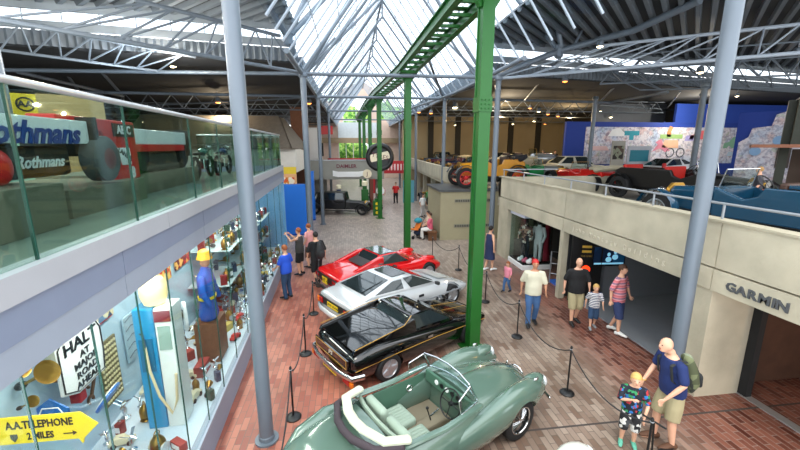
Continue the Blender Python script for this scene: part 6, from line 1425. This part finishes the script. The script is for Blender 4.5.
while cnt<210:
    u=3.4+rnd.random()*11.4; v=.14+rnd.random()*1.15
    if abs(u-5.27)<.42 and abs(v-.5)<.45: continue
    if abs(u-7.1)<.42 and abs(v-.5)<.42: continue
    if abs(u-7.75)<.45 and .6<v<.9: continue
    if any((u-a)**2+(v-b)**2<.2**2 for a,b in used): continue
    if len(used)>260: break
    used.append((u,v)); k=rnd.choice([0,0,0,1,1,1,1,2,3,4,5,5,6,7,8,9,9,10,11]); l,g,pr=K[k]; w_=WL(u,v,.5)
    if pr.get('placed') is None:
        pr.location=w_; pr.rotation_euler=(0,0,rnd.random()*6.28); pr['label']=l; pr['group']=g; pr['placed']=1
    else:
        o=dup(pr,w_,rnd.random()*6.28,l,g,sc=.9+rnd.random()*.8)
    cnt+=1
for l,g,pr in K:
    if pr.get('placed'): del pr['placed']
# glass shelves with clutter farther along
for i,(u0,u1,z,l) in enumerate([(8.6,10.2,1.35,'first lower glass shelf of the case'),(8.9,10.2,2.1,'first upper glass shelf of the case'),(10.5,12.6,1.3,'lower glass shelf near the far end'),(10.5,12.6,2.0,'upper glass shelf near the far end'),(12.9,14.8,1.3,'lower glass shelf at the farthest end'),(12.9,14.8,2.0,'upper glass shelf at the farthest end')]):
    o=lspan(MB(),u0,u1,.5,1.4,z,z+.015).build('glass_shelf',mat('frosted shelf','#b9cfd3',.2)); tag(o,l,'shelf')
    n=int((u1-u0)/.24)
    for k in range(n):
        for vv in (.65,1.15):
            kk=rnd.randrange(6); _,_,pr=K[kk]; nm=['brass carriage lamp','chrome winged mascot','red oil tin','green oil tin','navy oil tin','brass bulb horn'][kk]
            dup(pr,WL(u0+.12+k*.24,vv,z+.015),rnd.random()*6.28,nm+' on the '+l,nm+' on '+l,sc=1.3)
# ---------------------------------------------------------------- ceiling spot lamps
GLOW=mat('lamp lens glow','#fff0c8',.3,emit=12,ecol='#ffe9b8'); GLOWO=mat('lamp lens amber','#ff9a4a',.3,emit=5,ecol='#ff8a3a')
def spot(label,p,m=GLOW,s=1.,body=None):
    t=thing('spot_lamp',label,'lamp',tuple(p),0,sc=s)
    MB().lathe([(.05,.2),(.1,.16),(.13,0),(.11,-.02)],n=16).build('housing',body or STEELD,t,smooth=True); MB().lathe([(.02,-.005),(.1,-.015),(.1,-.035),(.03,-.06)],n=16).build('lens',m,t,smooth=True); MB().tube((0,0,.2),(0,0,.5),.012,6).build('drop_rod',STEELD,t)
for x,y,z,s,l in [(57,44,8.0,1,'bright lamp with a brown housing, upper left'),(48,41,8.0,1,'small lamp left of the bright upper left one'),(173,66,7.6,1,'bright lamp above the left end of the long truss'),(291,64,7.7,1,'lamp between the trusses left of the ridge'),(565,81,7.3,1,'orange glowing lamp under the right trusses'),(700,72,7.6,1.2,'brightest lamp on the right near the dark column'),(737,96,7.2,.8,'small lamp right of the thick right hand column'),(600,46,8.0,1,'lamp near the right roof node'),(797,53,7.9,1,'lamp at the right edge under the clerestory')]:
    spot(l,upx(x,y,'Z',z),GLOWO if 'orange' in l else GLOW,s,mat('brown housing','#6b4434',.5) if 'brown' in l else None)
FL=[(455,107,1.6,1,'wide dish lamp glowing above the yellow vintage car'),(455,125,1,1,'lamp over the far beige wall near the plinth'),(431,113,1,0,'amber lamp right of the second green post'),(419,112,1,0,'amber lamp beside the second green post'),(539,111,1.4,1,'bright lamp on the near far-wall track'),(548,114,1,0,'amber lamp right of the bright track lamp'),(530,108,1,0,'amber lamp left of the bright track lamp'),(558,116,1,0,'amber lamp at the right end of the track'),(513,124,1,1,'small white lamp low over the back wall'),(534,121,1,1,'small white lamp under the track'),(545,124,1,0,'small amber lamp low over the back wall'),(600,111,1,1,'lamp left of the mural top'),(611,117,1,1,'second lamp left of the mural top'),(500,116,1,0,'amber lamp right of the slim column'),(18,105,1,1,'white lamp in the gloom at the far left'),(32,96,1,1,'small lamp beneath the far left rail'),(98,115,1,1,'small white lamp behind the gallery glass'),(53,114,1,0,'amber lamp behind the gallery glass'),(218,102,1.3,0,'orange lamp right of the nearest column'),(309,103,1.3,0,'orange lamp beside the slim left column'),(157,109,1,1,'small lamp low over the racing cars')]
for x,y,s,w_,l in FL: spot(l,upx(x,y,'Z',7.0 if y<112 else 6.6),GLOW if w_ else GLOWO,s)
for x,y,e,c in ((12,30,420,'#ffd9a0'),(18,30,420,'#ffd9a0'),(10,24,300,'#ffe6c0'),(22,22,300,'#fff2dc'),(-8,26,260,'#ffe6c0'),(-7,14,160,'#e8f4ff'),(-7,8,160,'#e8f4ff')):
    l=D.lights.new('ceiling_lamp','POINT'); l.energy=e; l.color=hexc(c)[:3]; l.shadow_soft_size=.08; o=D.objects.new('ceiling_lamp',l); COL.objects.link(o); o.location=(x,y,6.6)
# soft sun through the clouds
s=D.lights.new('sun','SUN'); s.energy=1.2; s.angle=R(25); s.color=hexc('#fff6ea')[:3]; o=D.objects.new('sun',s); COL.objects.link(o); o.rotation_euler=(R(28),R(-14),0)
